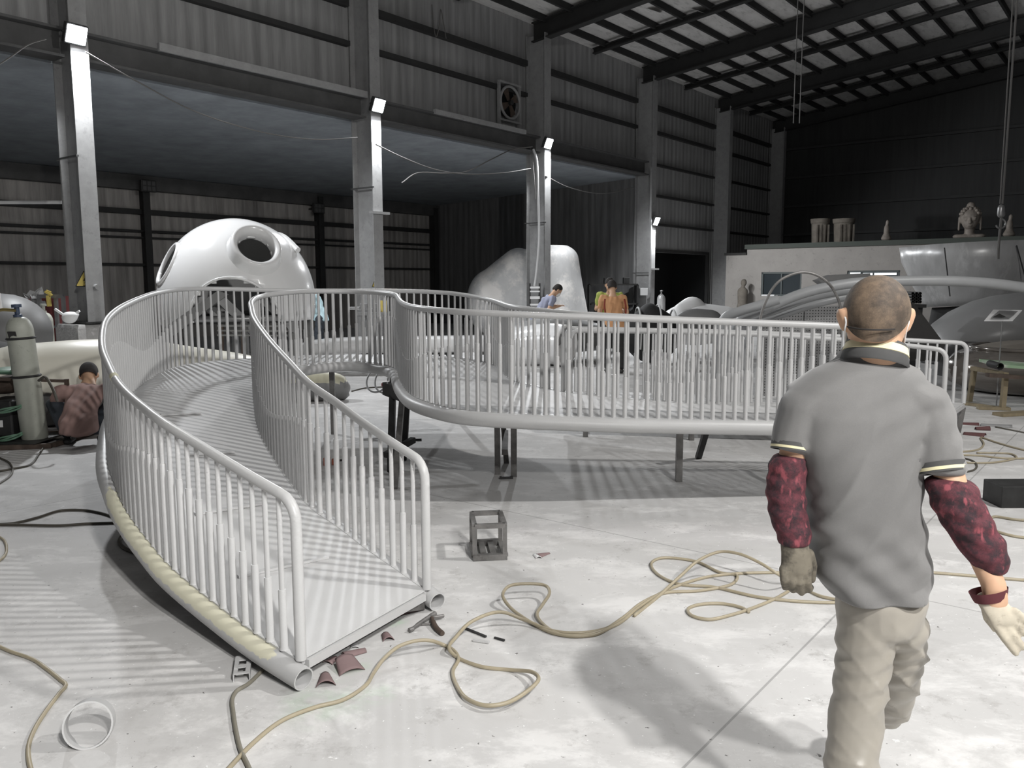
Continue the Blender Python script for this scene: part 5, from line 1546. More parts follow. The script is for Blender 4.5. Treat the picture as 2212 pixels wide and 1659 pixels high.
for k_, px in enumerate((1714, 1727)):
    q = P(px, 266, 21); tag(MB().tube([q, Vector((q.x, q.y, rz_(q.dot(VA)) + .4))], .013, 6).build('hanging_rope', 'rope'), 'one of the thin paired ropes hanging down from the dark roof', 'rope', 'paired hanging ropes')

# ------------------------------------------------------------- floor things
# steel cage stand
t = thing('steel_cage_stand', F(1050, 1190), 'small open cube frame of welded steel tube on the floor inside the ramp loop', 'frame')
A0, B0, C0 = F(1022, 1213), F(1096, 1210), F(1004, 1170)
ux = (B0 - A0); ux.z = 0; lx = ux.length; ux.normalize(); uy = Vector((-ux.y, ux.x, 0)); ly = .31; hz = .215
tb = .026


def cg(i, j, z): return A0 + ux * (i * lx) + uy * (j * ly) + Vector((0, 0, z))


for i in (0.06, .94):
    for j in (0.06, .94): MB().bar(cg(i, j, .02), cg(i, j, hz - .012), tb, tb, up=(0, 1, 0)).build('upright', 'bare_steel', t, 0)
for z in (hz - .012,):
    for j in (.06, .94): MB().bar(cg(.06, j, z), cg(.94, j, z), tb, tb).build('top_bar', 'bare_steel', t, 0)
    for i in (.06, .94): MB().bar(cg(i, .06, z), cg(i, .94, z), tb, tb).build('top_bar', 'bare_steel', t, 0)
for j in (0.05, .95): MB().bar(cg(0, j, .018), cg(1, j, .018), .034, .034).build('base_bar', 'bare_steel', t, 0)
for i in (.05, .33, .62, .95): MB().bar(cg(i, .1, .02), cg(i, .9, .02), .036, .016).build('base_slat', 'bare_steel', t, 0)

# short pipe ring
t_ = F(172, 1618); c = P(190, 1576, t_.y + .02); ax = Vector((.32, -.90, .30)).normalized()
rad = 53 / FPX * c.y
c.z = rad * .93
b = MB(); b.pipe([c, c - ax * .085], rad, .006, 40); tag(b.build('pipe_offcut', 'ramp_paint', None, 50), 'short ring cut from a grey pipe, lying at the near corner of the floor', 'pipe')
# slotted steel channel piece
a_ = F(522, 1472); n_ = (F(528, 1424) - a_).normalized(); sx = Vector((n_.y, -n_.x, 0))
t = thing('slotted_channel', a_, 'pale slotted steel channel piece by the low end of the ramp', 'bracket')
L_ = .17; wd = .062; hh = .032
hole = 12


def chp(x, y, z): return a_ + sx * x + n_ * y + Vector((0, 0, z))


b = MB()
for sgn in (-1, 1): b.box(chp(sgn * wd / 2, L_ / 2, hh / 2), (.004, L_, hh), Matrix((sx, n_, (0, 0, 1))).transposed())
# plate with two oval holes, as quads round the holes
segs = [0, .05, .095, L_]
for y0, y1 in ((0, .018), (.058, .085), (.125, L_)):
    b.box(chp(0, (y0 + y1) / 2, hh), (wd, y1 - y0, .004), Matrix((sx, n_, (0, 0, 1))).transposed())
for yc in (.038, .105):
    for sgn in (-1, 1): b.box(chp(sgn * .0235, yc, hh), (.017, .042, .004), Matrix((sx, n_, (0, 0, 1))).transposed())
b.build('channel', 'ramp_paint', t, 0)

# locking pliers
t = thing('locking_pliers', F(925, 1352), 'worn steel locking pliers lying open on the floor by the ramp end', 'pliers')
def fp(x, y, z=.012): return F(x, y) + Vector((0, 0, z))
MB().tube(catmull([fp(888, 1366), fp(905, 1354, .014), fp(925, 1342, .018), fp(940, 1333, .018)], 5), [.008] * 4 + [.010] * 8 + [.012] * 4, 8).build('jaw_arm', 'bare_steel', t, 60)
MB().tube(catmull([fp(928, 1340, .02), fp(943, 1341, .02), fp(958, 1337, .016)], 5), .009, 8).build('jaw', 'bare_steel', t, 60)
MB().tube(catmull([fp(933, 1340, .016), fp(936, 1352, .02), fp(944, 1364, .014), fp(956, 1374, .012)], 5), [.009] * 5 + [.012] * 11, 8).build('handle', 'rust_steel', t, 60)
MB().tube([fp(908, 1352, .008), fp(936, 1351, .008)], .005, 6).build('link', 'bare_steel', t, 60)
MB().tube([fp(884, 1367), fp(892, 1364)], .011, 10).build('adjust_screw', 'bare_steel', t, 60)
# two sticks
for k_, (x0, y0, x1, y1, m, w_, lab) in enumerate(((1003, 1359, 1050, 1378, 'dark_steel', .010, 'dark thin rod lying across the floor near the hose loop'), (1022, 1385, 1057, 1390, 'ramp_paint', .016, 'pale flat stick lying beside the thin dark rod'),
                                                   (1068, 1380, 1090, 1386, 'dark_steel', .008, 'short dark rod end just past the pale flat stick'))):
    MB_ = MB().bar(F(x0, y0) + Vector((0, 0, .006)), F(x1, y1) + Vector((0, 0, .006)), w_, .008); tag(MB_.build('stick', m, None, 0), lab, 'stick')
# red block by the ramp
q = F(705, 1006); t = thing('red_clamp_block', q, 'rusty red block with a dark bolt on the floor inside the ramp bend', 'block')
MB().box(q + Vector((0, .03, .035)), (.05, .07, .07)).build('block', 'red_block', t, 0, bevel=.004); MB().box(q + Vector((.075, .03, .03)), (.06, .05, .05)).build('jaw', 'red_block', t, 0, bevel=.004); MB().tube([q + Vector((.1, .03, .04)), q + Vector((.15, .02, .045))], .01, 8).build('bolt', 'dark_steel', t)


def scrap(px, py, w_, l, curl, ang, m='sandpaper', lab='', grp='curled sandpaper scraps by the ramp end', lift=.0, taper=.7):
    """curled offcut of abrasive paper"""
    c = F(px, py); b = MB(); nu, nv = 9, 7; rr = w_ / curl; vs = []
    for i in range(nv):
        f_ = i / (nv - 1); kk = 1 - (1 - taper) * f_
        for j in range(nu):
            a_ = (j / (nu - 1) - .5) * curl; x = math.sin(a_) * rr * kk; z = (math.cos(a_) - math.cos(curl / 2)) * rr * kk + lift * f_
            y = (f_ - .5) * l; ca, sa = math.cos(ang), math.sin(ang)
            vs.append(c + Vector((x * ca - y * sa, x * sa + y * ca, z + .002)))
    b.add(vs, [(i * nu + j, i * nu + j + 1, (i + 1) * nu + j + 1, (i + 1) * nu + j) for i in range(nv - 1) for j in range(nu - 1)])
    o = b.build('sandpaper_scrap', m, None, 180); s_ = o.modifiers.new('th', 'SOLIDIFY'); s_.thickness = .0025
    return tag(o, lab, 'sandpaper', grp)


scrap(703, 1470, .10, .11, 2.2, .25, lab='dome-shaped curled sandpaper scrap nearest the viewer by the low ramp end', taper=.45)
scrap(752, 1444, .12, .10, 1.2, .55, lab='wide open sandpaper scrap just right of the dome-shaped one', lift=.03)
scrap(716, 1428, .06, .06, 1.8, -.4, lab='small folded sandpaper scrap tucked under the front cross bar')
scrap(766, 1413, .07, .10, 2.6, -1.0, lab='light streaked sandpaper roll below the cross bar')
scrap(766, 1396, .05, .05, 1.6, .2, 'ramp_paint', 'round pale paper scrap behind the streaked roll')
scrap(836, 1378, .07, .075, 2.4, .35, lab='upright curled sandpaper scrap left of the locking pliers')
scrap(884, 1322, .05, .12, 1.6, -1.0, lab='long sandpaper scrap under the far end of the cross bar')
scrap(1174, 1199, .07, .09, 1.9, -.9, 'sandpaper', 'lone brownish sandpaper scrap near the cube frame', taper=.35)
scrap(1160, 1203, .05, .07, 2.2, .3, 'paper_white', 'white-backed sandpaper curl touching the lone brownish scrap', taper=.8)
for k_, (px, py, w_, l, cu, an, m) in enumerate(((2090, 917, .12, .22, 1.8, 1.2, 'sandpaper_dark'), (2122, 929, .13, .14, 3.6, 1.4, 'sandpaper_dark'), (2105, 940, .16, .20, 1.6, .9, 'sandpaper_dark'), (2152, 921, .12, .30, 2.0, 1.1, 'grey_primer'))):
    scrap(px, py, w_, l, cu, an, m, ('dark red sandpaper strip behind the second ramp\'s leg', 'rolled dark red sandpaper tube beyond the leg', 'crumpled dark red sandpaper nearest the viewer at the second ramp end', 'grey arched paper strip past the dark red ones')[k_], 'sandpaper strips at the second ramp end')
for k_, (x, y, lab) in enumerate(((1001, 915, 'small dark scrap of steel on the floor under the ramp bend'), (900, 952, 'small dark sliver on the floor beside the pier legs'), (1095, 1035, 'tiny dark chip on the floor in front of the paired legs'), (1980, 1262, 'small black stick on the floor right of the walking man'))):
    q = F(x, y); MB_ = MB().bar(q + Vector((-.06, 0, .012)), q + Vector((.05, .01, .012)), .04 if k_ == 0 else .02, .02); tag(MB_.build('steel_scrap', 'dark_steel', None, 0), lab, 'scrap')
q = F(2190, 1098); b = MB(); b.box(q + Vector((.09, .12, .08)), (.36, .24, .155)); tag(b.build('dark_box', 'dark_steel', None, 0, bevel=.006), 'plain dark steel box at the frame edge beyond the walking man\'s arm', 'box')  # plain dark box resting on the floor

# ------------------------------------------------------------------ hoses


def hose(pts, r_, m, lab, cat='hose', grp=None, per=9):
    """points (px, py[, lift]) on the floor"""
    pp = [F(p[0], p[1], (p[2] if len(p) > 2 else 0) + r_ * .98) for p in pts]
    return tag(MB().tube(catmull(pp, per), r_, 10).build('air_hose', m, None, 180), lab, cat, grp)


hr = .0082
hose([(2212, 1253, 0), (2090, 1243), (2016, 1237), (1930, 1232), (1800, 1228), (1700, 1236), (1610, 1238), (1530, 1246), (1440, 1275), (1380, 1312), (1330, 1350), (1270, 1366), (1200, 1364), (1130, 1338, .02), (1080, 1322, .06), (1020, 1342, .05), (985, 1376, .03), (970, 1400, .02), (985, 1418),
      (1040, 1440), (1100, 1447), (1150, 1452, .03), (1163, 1468, .04), (1140, 1492, .03), (1095, 1518, .02), (1050, 1524, .015), (1010, 1510, .01), (985, 1478), (978, 1450), (990, 1424), (980, 1405), (960, 1394), (930, 1384, .04), (900, 1384, .05), (862, 1396, .04), (830, 1422, .02), (808, 1452), (790, 1480), (740, 1512), (680, 1528), (610, 1556), (550, 1602), (495, 1659), (440, 1720)], hr, 'hose_beige',
     'beige air hose making the big near loop and running off the bottom edge')
hose([(1830, 1302), (1740, 1300), (1640, 1290), (1540, 1268), (1468, 1262), (1420, 1240), (1408, 1215), (1432, 1205), (1500, 1212), (1560, 1238), (1590, 1242), (1580, 1262), (1510, 1276), (1440, 1280), (1390, 1300), (1345, 1335), (1300, 1362), (1240, 1374), (1190, 1366), (1140, 1340), (1100, 1310, .02), (1086, 1285, .05), (1100, 1266, .07), (1140, 1261, .07), (1178, 1265, .06), (1187, 1280, .05), (1172, 1306, .03), (1160, 1326, .01), (1175, 1350), (1215, 1372), (1280, 1372), (1325, 1352)], hr, 'hose_beige',
     'beige air hose with the small raised loop in the middle of the floor', per=8)
hose([(1810, 1296), (1770, 1287), (1720, 1262), (1680, 1240, .08), (1640, 1215, .12), (1595, 1196, .14), (1555, 1192, .13), (1510, 1210, .1), (1470, 1244, .05), (1420, 1290), (1370, 1330)], hr, 'hose_beige', 'beige air hose arching tallest beside the walking man\'s glove')
hose([(1720, 1264), (1690, 1285), (1640, 1308), (1580, 1328), (1530, 1338), (1495, 1330), (1486, 1316), (1510, 1306), (1560, 1304), (1600, 1312), (1618, 1322)], hr, 'hose_beige', 'flat oval coil of beige hose below the walking man\'s glove')
hose([(600, 1425, 0), (575, 1440), (555, 1460), (535, 1478), (512, 1492), (502, 1510), (504, 1540), (510, 1580), (520, 1620), (538, 1659), (552, 1700)], hr, 'hose_grey', 'grey hose coming out under the low ramp end and crossing the beige one')
hose([(-20, 1388), (20, 1406), (70, 1424), (100, 1444), (130, 1468), (142, 1480), (128, 1498), (100, 1535), (75, 1575), (62, 1610), (62, 1640), (72, 1680)], hr, 'hose_beige', 'beige hose bending sharply beside the pipe ring at the near corner')
hose([(-10, 1155), (8, 1166), (14, 1182), (10, 1200), (-10, 1218)], hr, 'hose_beige', 'short curve of pale hose entering at the frame edge beside the ramp')
hose([(-10, 1133), (30, 1130), (80, 1118), (130, 1103), (180, 1102), (225, 1110), (255, 1122)], .009, 'hose_dark', 'dark hose running under the ramp, the upper of a pair')
hose([(-10, 1133), (60, 1134), (130, 1135), (190, 1131), (250, 1129)], .009, 'hose_dark', 'dark hose running under the ramp, the lower of a pair')
hose([(265, 1155), (258, 1170), (270, 1185), (300, 1196)], .012, 'hose_dark', 'short dark hose curl hidden against the low pipe of the ramp')
hose([(-10, 1020), (30, 1012), (60, 1006), (85, 980), (100, 965), (120, 962)], .009, 'hose_dark', 'thin dark cable from the rusty cart across the floor')
hose([(-10, 985), (20, 1000), (24, 1025), (-10, 1050)], .009, 'hose_dark', 'loop of thin dark cable at the frame edge below the rusty cart')
b = MB()
for cx, cy, r1 in ((815, 822, .12), (835, 822, .13)):
    c = P(cx, cy, 9.3); b.tube([c + Vector((math.cos(a_) * r1, .15 * math.sin(a_), math.sin(a_) * r1 * .95)) for a_ in [2 * PI * k_ / 28 for k_ in range(26)]], .011, 8)
tag(b.build('cable_loop', 'hose_white', None, 180), 'white cable springing up in two loops under the back of the ramp', 'cable')
hose([(760, 845), (790, 838), (830, 836), (860, 842), (880, 848)], .01, 'hose_dark', 'thin dark cable on the floor beside the white cable loops')
q = F(838, 834); tag(MB().bar(q + Vector((-.1, .0, .025)), q + Vector((.12, 0, .025)), .05, .05).build('red_plug', 'red_paint', None, 0, bevel=.01), 'red plug connector on the floor beside the white cable loops', 'plug')
hose([(2230, 976), (2195, 968), (2150, 955), (2120, 945), (2125, 960), (2110, 972), (2075, 976), (2040, 977)], .009, 'hose_beige', 'beige hose near the second ramp end, running to the frame edge')
hose([(2230, 990), (2170, 990), (2110, 984), (2060, 984), (2080, 998), (2130, 1000), (2180, 994), (2196, 988), (2180, 980), (2110, 978)], .009, 'hose_beige', 'flattened loop of beige hose beyond the walking man\'s sleeve')
hose([(2075, 988), (2100, 995), (2110, 1008), (2095, 1018), (2060, 1020)], .008, 'hose_dark', 'thin dark hose curl next to the flattened beige loop')
hose([(2230, 1163), (2190, 1158), (2150, 1146), (2138, 1130), (2150, 1116), (2190, 1122), (2240, 1126)], .009, 'hose_beige', 'beige hose loop at the frame edge in front of the dark box')
hose([(2240, 940), (2180, 928), (2150, 922)], .008, 'hose_dark', 'straight dark cable past the grey arched paper strip')
# ================================================================== PEOPLE
mat('polo_grey', g(108, .015), .8, 0, var=.05, vscale=14, grain=.10, sheen=.2)
mat('polo_dark', g(72), .85, var=.1, vscale=30)
mat('polo_cream', rgb(214, 206, 170), .8)
mat('trouser_grey', rgb(150, 145, 136), .42, 0, var=.06, vscale=9)
mat('glove_cream', rgb(182, 174, 158), .85, 0, var=.12, vscale=22, col2=rgb(110, 104, 92), c2thr=.6, c2scale=18)
mat('glove_grey', rgb(112, 106, 94), .85, 0, var=.15, vscale=22, col2=rgb(66, 62, 55), c2thr=.55, c2scale=16)
mat('cuff_red', rgb(84, 36, 42), .85)


def plaid():
    m = mat('maroon_plaid', rgb(84, 40, 48), .85, 0, var=.3, vscale=60, col2=rgb(44, 30, 36), c2thr=.52, c2w=.08, c2scale=36, grain=.4)
    nt = m.node_tree; N = nt.nodes; L = nt.links; bs = N['Principled BSDF']; old = bs.inputs['Base Color'].links[0].from_socket
    tc = N.new('ShaderNodeTexCoord'); n = N.new('ShaderNodeTexNoise'); n.inputs['Scale'].default_value = 48; n.inputs['Detail'].default_value = 3
    mp = N.new('ShaderNodeMapping'); mp.inputs['Scale'].default_value = (1, 1, .5); L.new(tc.outputs['Object'], mp.inputs[0]); L.new(mp.outputs[0], n.inputs['Vector'])
    r_ = N.new('ShaderNodeMapRange'); r_.inputs['From Min'].default_value = .58; r_.inputs['From Max'].default_value = .68; L.new(n.outputs['Fac'], r_.inputs['Value'])
    x = N.new('ShaderNodeMixRGB'); x.inputs['Color2'].default_value = (*rgb(132, 66, 74), 1); L.new(old, x.inputs['Color1']); L.new(r_.outputs[0], x.inputs['Fac']); L.new(x.outputs['Color'], bs.inputs['Base Color'])


plaid()


def chain(mb, pts, n=14, m=9):
    """limb pieces through (centre, radius) stations"""
    for (c0, r0), (c1, r1) in zip(pts[:-1], pts[1:]):
        f3 = lambda r: r if isinstance(r, tuple) else (r, r, r)
        mb.hull([(c0, f3(r0)), (c1, f3(r1))], n, m)


# ---- the walking man
YM = 2.0
man = thing('person', (P(1890, 1300, YM).x, YM + .1, 0), 'man in grey polo, grey trousers and maroon arm guards walking away, nearest the viewer', 'person')
ya = R(-14); RB = Matrix.Rotation(ya, 3, 'Z'); yh = R(-24); RH = Matrix.Rotation(yh, 3, 'Z')
fwd = RH @ Vector((0, 1, 0)); rgt = RH @ Vector((1, 0, 0))
HC = P(1893, 676, YM + .02)
# body: one continuous skin surface
b = MB()
b.hull([(HC, (.0745, .093, .086), RH), (HC + fwd * .018 - Vector((0, 0, .05)), (.064, .078, .07), RH), (HC + fwd * .045 - Vector((0, 0, .105)), (.045, .05, .035), RH)], 22, 16)
b.hull([(HC + fwd * .105 - Vector((0, 0, .045)), (.014, .016, .016), RH), (HC + fwd * .098 - Vector((0, 0, .01)), (.009, .01, .01), RH)], 10, 8)
b.hull([(HC + fwd * .088 - Vector((0, 0, .078)), (.022, .012, .007), RH)], 10, 6); b.hull([(HC + fwd * .088 - Vector((0, 0, .09)), (.019, .012, .007), RH)], 10, 6)
for sx in (-1, 1):
    b.hull([(HC + fwd * .088 + rgt * .031 * sx - Vector((0, 0, .008)), (.014, .008, .008), RH)], 8, 6)
    b.hull([(HC + fwd * .09 + rgt * .032 * sx + Vector((0, 0, .016)), (.02, .008, .006), RH)], 8, 6)
nb = P(1892, 745, YM + .015); nl = P(1890, 815, YM + .02)
b.hull([(HC + fwd * -.012 - Vector((0, 0, .06)), (.058, .06, .03)), (nb, (.058, .06, .03)), (nl, (.064, .064, .03))], 18, 10)
ears = []
for sx, px in ((-1, 1819), (1, 1966)):
    e0 = P(px, 694, YM + .015); tilt = Matrix.Rotation(R(12 * sx), 3, 'Y') @ RB @ Matrix.Rotation(R(-28 * sx), 3, 'Z')
    b.hull([(e0 + Vector((.002 * sx, 0, .012)), (.009, .02, .021), tilt), (e0 + Vector((-.006 * sx, 0, -.016)), (.008, .012, .012), tilt)], 12, 8)
    b.hull([(e0 + Vector((-.022 * sx, .008, -.004)), (.012, .014, .018), tilt), (e0, (.006, .01, .014), tilt)], 10, 6)
    b.hull([(e0 + Vector((-.012 * sx, .006, 0)), (.008, .012, .018), tilt)], 8, 6)
sL, sR_ = P(1730, 885, 2.02), P(2004, 882, 1.99)
eL, eR = P(1700, 1065, 2.01), P(2070, 1090, 1.90)
wL, wR = P(1716, 1175, 1.98), P(2146, 1262, 1.84)
chain(b, [(P(1885, 880, YM + .03), (.11, .055, .04)), (P(1865, 1000, YM + .03), (.09, .06, .05)), (P(1880, 1200, YM + .03), (.085, .06, .05)), (P(1905, 1300, YM + .03), (.08, .06, .05))])
for s_, e_, w__ in ((sL, eL, wL), (sR_, eR, wR)):
    b.hull([(P(1885, 880, YM + .02), (.08, .05, .03)), (s_, (.036, .036, .036))]); chain(b, [(s_, .036), (e_, .034), (w__, .026)])
chain(b, [(wL, (.026, .022, .026)), (P(1720, 1215, 1.97), (.03, .014, .03))]); chain(b, [(wR, .027), (P(2152, 1300, 1.83), (.028, .016, .028))])
hipL, knL, anL = P(1868, 1320, 2.0), P(1848, 1560, 1.98), Vector((P(1836, 1700, 1.9).x, 1.86, .10))
hipR, knR, anR = P(1948, 1325, 2.02), P(1922, 1525, 2.30), Vector((P(1842, 1720, 2.55).x, 2.52, .09))
for h_, k_, a_ in ((hipL, knL, anL), (hipR, knR, anR)): chain(b, [(h_, .04), (k_, .026), (a_, .02)])
for a_ in (anL, anR): b.hull([(a_ - Vector((0, .0, .05)), (.035, .04, .035)), (a_ + Vector((.02, .14, -.065)), (.036, .04, .022))])
mesh_obj(remeshed(b, 'body', .0065, 4), 'body', 'skin', man)
# hair: close-cropped cap with a paler crown
b = MB(); b.hull([(HC + Vector((0, 0, .002)), (.0775, .097, .090), RH), (HC + fwd * .0 - Vector((0, 0, .05)), (.067, .082, .07), RH), (HC - fwd * .02 - Vector((0, 0, .075)), (.058, .062, .03), RH)], 28, 20)
me = remeshed(b, 'hair', .005, 3); bm = bmesh.new(); bm.from_mesh(me)
pn = (fwd * .62 - Vector((0, 0, .78))).normalized()
bmesh.ops.bisect_plane(bm, geom=bm.verts[:] + bm.edges[:] + bm.faces[:], plane_co=HC - fwd * .06 - Vector((0, 0, .046)), plane_no=pn, clear_outer=True)
bmesh.ops.bisect_plane(bm, geom=bm.verts[:] + bm.edges[:] + bm.faces[:], plane_co=HC + fwd * .075, plane_no=fwd, clear_outer=True)
bm.to_mesh(me); bm.free(); mesh_obj(me, 'hair', 'stubble', man)
# thin strap crease at the nape, ear loops and mask
pts = [HC + RH @ Vector((.0785 * math.sin(a_), -.0985 * math.cos(a_), -.024 - .012 * math.cos(a_))) for a_ in [R(-52 + 7 * k_) for k_ in range(13)]]
MB().tube(pts, .0022, 6).build('nape_strap', 'hair', man, 60)
b = MB(); rings = []
for z, k_ in ((-.01, .9), (-.03, 1.02), (-.06, 1.12), (-.09, 1.06), (-.115, .9), (-.135, .74)):
    ring = []
    for j in range(13):
        a_ = R(-78 + 13 * j); ring.append(HC + RH @ Vector((.068 * math.sin(a_) * (.8 + .2 * k_), (.098 * math.cos(a_) * k_ + .012), z)))
    ring2 = [p - (p - (HC + Vector((0, 0, z)))).normalized() * .004 for p in reversed(ring)]
    rings.append(ring + ring2)
MB().loft(rings).build('face_mask', 'mask_blue', man, 60)
for sx, px in ((1, 1960), (-1, 1820)):
    e0 = P(px, 694, YM + .01); mk = HC + RH @ Vector((.066 * sx, .05, -.03)); mk2 = HC + RH @ Vector((.064 * sx, .05, -.1))
    MB().tube(catmull([mk, e0 + Vector((-.002 * sx, .0, .022)), e0 + Vector((-.003 * sx, -.014, .0)), e0 + Vector((-.004 * sx, -.006, -.022)), mk2], 6), .0022, 6).build('ear_loop', 'paper_white', man, 60)
# folded collar, dark with a cream stripe, lower on the right
cc = P(1889, 776, YM + .014); tl = Matrix.Rotation(R(12), 3, 'Y') @ Matrix.Rotation(R(-14), 3, 'X')


def cring(rx, ry, z, n_=36): return [cc + tl @ Vector((rx * math.cos(2 * PI * j / n_), ry * math.sin(2 * PI * j / n_), z)) for j in range(n_)]


b = MB(); b.loft([cring(.063, .064, -.010), cring(.064, .065, .036), cring(.067, .068, .040), cring(.072, .073, .022), cring(.080, .081, -.012), cring(.077, .078, -.016), cring(.066, .067, .010)], cap=False); COLLAR = b.build('collar', 'polo_dark', man, 60)
b = MB(); b.loft([cring(.0692, .0702, .0325), cring(.0708, .0718, .0318), cring(.0762, .0772, .0125), cring(.0745, .0755, .0115)], cap=False); b.build('collar_stripe', 'polo_cream', COLLAR, 60)
# shirt
b = MB(); rows = [(750, 1842, 1940, .056), (764, 1834, 1948, .060), (782, 1816, 1962, .070), (803, 1768, 1990, .088), (840, 1716, 2022, .100), (900, 1712, 2016, .118), (975, 1728, 1988, .124), (1050, 1743, 1986, .122), (1120, 1755, 1991, .118), (1200, 1762, 2002, .12), (1260, 1776, 2010, .126), (1300, 1798, 2008, .128), (1345, 1812, 2000, .127)]
rings = []
for y, xl, xr, dp in rows:
    a_, c_ = P(xl, y, YM), P(xr, y, YM); c = (a_ + c_) / 2; rx = (c_ - a_).x / 2; ring = []
    for j in range(40):
        th = 2 * PI * j / 40; cx, sy = math.cos(th), math.sin(th); e_ = .78
        x = rx * math.copysign(abs(cx) ** e_, cx); yy = dp * math.copysign(abs(sy) ** e_, sy)
        ring.append(Vector((c.x + x, c.y + .03 + yy + x * math.tan(ya) * .25, c.z)))
    rings.append(ring)
b.loft(rings)
b.hull([(P(1790, 850, 2.02), (.05, .08, .04)), (P(1730, 880, 2.02), (.052, .066, .052))], 14, 9)
chain(b, [(P(1729, 882, 2.02), (.053, .066, .054)), (P(1712, 945, 2.02), (.048, .058, .04)), (P(1708, 962, 2.015), (.046, .054, .012))])
b.hull([(P(1960, 850, 2.0), (.05, .08, .04)), (P(2003, 880, 1.99), (.055, .066, .056))], 14, 9)
rt = Matrix.Rotation(R(14), 3, 'Y')
chain(b, [(P(2003, 880, 1.99), (.056, .066, .056)), (P(2020, 950, 1.96), (.056, .062, .05)), (P(2031, 1010, 1.935), (.054, .058, .02))])


def shirt_fold(co, no):
    x, y, z = co[:, 0], co[:, 1], co[:, 2]; x0 = P(1890, 1000, YM).x
    u = x - x0
    w_ = np.sin(7 * z + 3) * 1.4
    d = .0135 * (1 - np.abs(np.sin(27 * (u * .95 - (z - 1.1) * .36) + w_ * .5)) ** .8 - .3) * np.clip((1.33 - z) * 5, 0, 1) * np.clip((z - .86) * 6, .1, 1) * np.clip(1.15 - np.abs(u + .07) * 6, .1, 1)
    d += .0070 * np.sin(58 * (z + u * .55) + 2.2 * np.sin(9 * u)) * np.clip((1.04 - z) * 6, 0, 1)
    d += .0045 * np.sin(70 * (u * .8 + z * .5) + 1.5 * np.sin(12 * z)) * np.clip((u - .04) * 14, 0, 1) * np.clip((1.3 - z) * 4, 0, 1)
    d += .0022 * np.sin(95 * (z * .8 - u * .6) + 2 * np.sin(14 * z + 9 * u))
    return d


me = remeshed(b, 'polo_shirt', .0065, 5, disp=shirt_fold); bm = bmesh.new(); bm.from_mesh(me)
hc = P(1905, 1318, YM - .1)
bmesh.ops.bisect_plane(bm, geom=bm.verts[:] + bm.edges[:] + bm.faces[:], plane_co=hc, plane_no=Vector((.10, .10, -1)), clear_outer=True)
bm.to_mesh(me); bm.free(); SHIRT = mesh_obj(me, 'polo_shirt', 'polo_grey', man); sd_ = SHIRT.modifiers.new('th', 'SOLIDIFY'); sd_.thickness = .003; sd_.offset = -1


def cuff(c, ax, rx, ry, name, m, h, off):
    ax = ax.normalized(); a_ = ax.cross(Vector((0, 1, 0))).normalized(); c_ = a_.cross(ax)
    ring = lambda k_, z: [c + ax * z + a_ * (rx + k_) * math.cos(2 * PI * j / 32) + c_ * (ry + k_) * math.sin(2 * PI * j / 32) for j in range(32)]
    return MB().loft([ring(-.004, off), ring(0.0015, off), ring(0.0015, off + h), ring(-.004, off + h)], cap=False).build(name, m, SHIRT, 60)


axL = P(1706, 985, 2.01) - P(1712, 940, 2.02); axR = P(2036, 1030, 1.93) - P(2020, 950, 1.96)
cL, cR_ = P(1708, 968, 2.015), P(2031, 1014, 1.935)
cuff(cL, axL, .0455, .053, 'sleeve_band', 'polo_dark', .020, -.014); cuff(cL, axL, .0462, .0537, 'sleeve_stripe', 'polo_cream', .006, -.004)
cuff(cR_, axR, .0545, .056, 'sleeve_band', 'polo_dark', .024, -.016); cuff(cR_, axR, .0552, .0567, 'sleeve_stripe', 'polo_cream', .0075, -.004)


def guard_fold(co, no):
    z = co[:, 2]; x = co[:, 0]
    return .0016 * np.sin(170 * z + 40 * x + 1.2 * np.sin(60 * x)) + .0012 * np.sin(95 * z - 50 * x)


b = MB(); chain(b, [(P(1704, 992, 2.01), (.044, .05, .012)), (P(1697, 1045, 2.01), .049), (P(1700, 1100, 2.0), .047), (P(1712, 1145, 1.99), (.044, .044, .03)), (P(1717, 1168, 1.985), (.042, .042, .012))])
mesh_obj(remeshed(b, 'arm_guard', .006, 3, disp=guard_fold), 'arm_guard', 'maroon_plaid', man)
b = MB(); chain(b, [(P(2050, 1044, 1.925), (.056, .056, .018)), (P(2066, 1085, 1.905), .055), (P(2100, 1145, 1.875), .050), (P(2130, 1192, 1.855), .046), (P(2142, 1216, 1.85), (.038, .04, .026))])
mesh_obj(remeshed(b, 'arm_guard', .006, 3, disp=guard_fold), 'arm_guard', 'maroon_plaid', man)
# gloves with separate fingers
b = MB()
b.hull([(P(1716, 1174, 1.98), (.034, .03, .012)), (P(1719, 1196, 1.975), (.036, .026, .02))], 14, 8)
b.hull([(P(1719, 1190, 1.975), (.036, .024, .02)), (P(1722, 1232, 1.97), (.040, .018, .016))], 16, 8)
for i, (x, l1, l2) in enumerate(((1692, 24, 12), (1709, 28, 14), (1727, 31, 17), (1744, 28, 14))):
    k0, k1, k2, k3 = P(x, 1228, 1.965), P(x + 1, 1228 + l1, 1.965), P(x + 4, 1232 + l1 + l2, 1.995), P(x + 7, 1226 + l1 + l2, 2.03)
    chain(b, [(k0, .0105), (k1, .0100), (k2, .0092), (k3, .0085)], 10, 7)
chain(b, [(P(1748, 1196, 1.985), .013), (P(1756, 1222, 2.0), .0115), (P(1754, 1252, 2.01), .0095)], 10, 7)
mesh_obj(remeshed(b, 'glove', .0042, 2), 'glove', 'glove_grey', man)
b = MB()
b.hull([(P(2138, 1292, 1.845), (.030, .026, .012)), (P(2150, 1310, 1.835), (.034, .02, .016))], 14, 8)
b.hull([(P(2142, 1300, 1.84), (.034, .02, .014)), (P(2168, 1338, 1.82), (.036, .018, .018))], 16, 8)
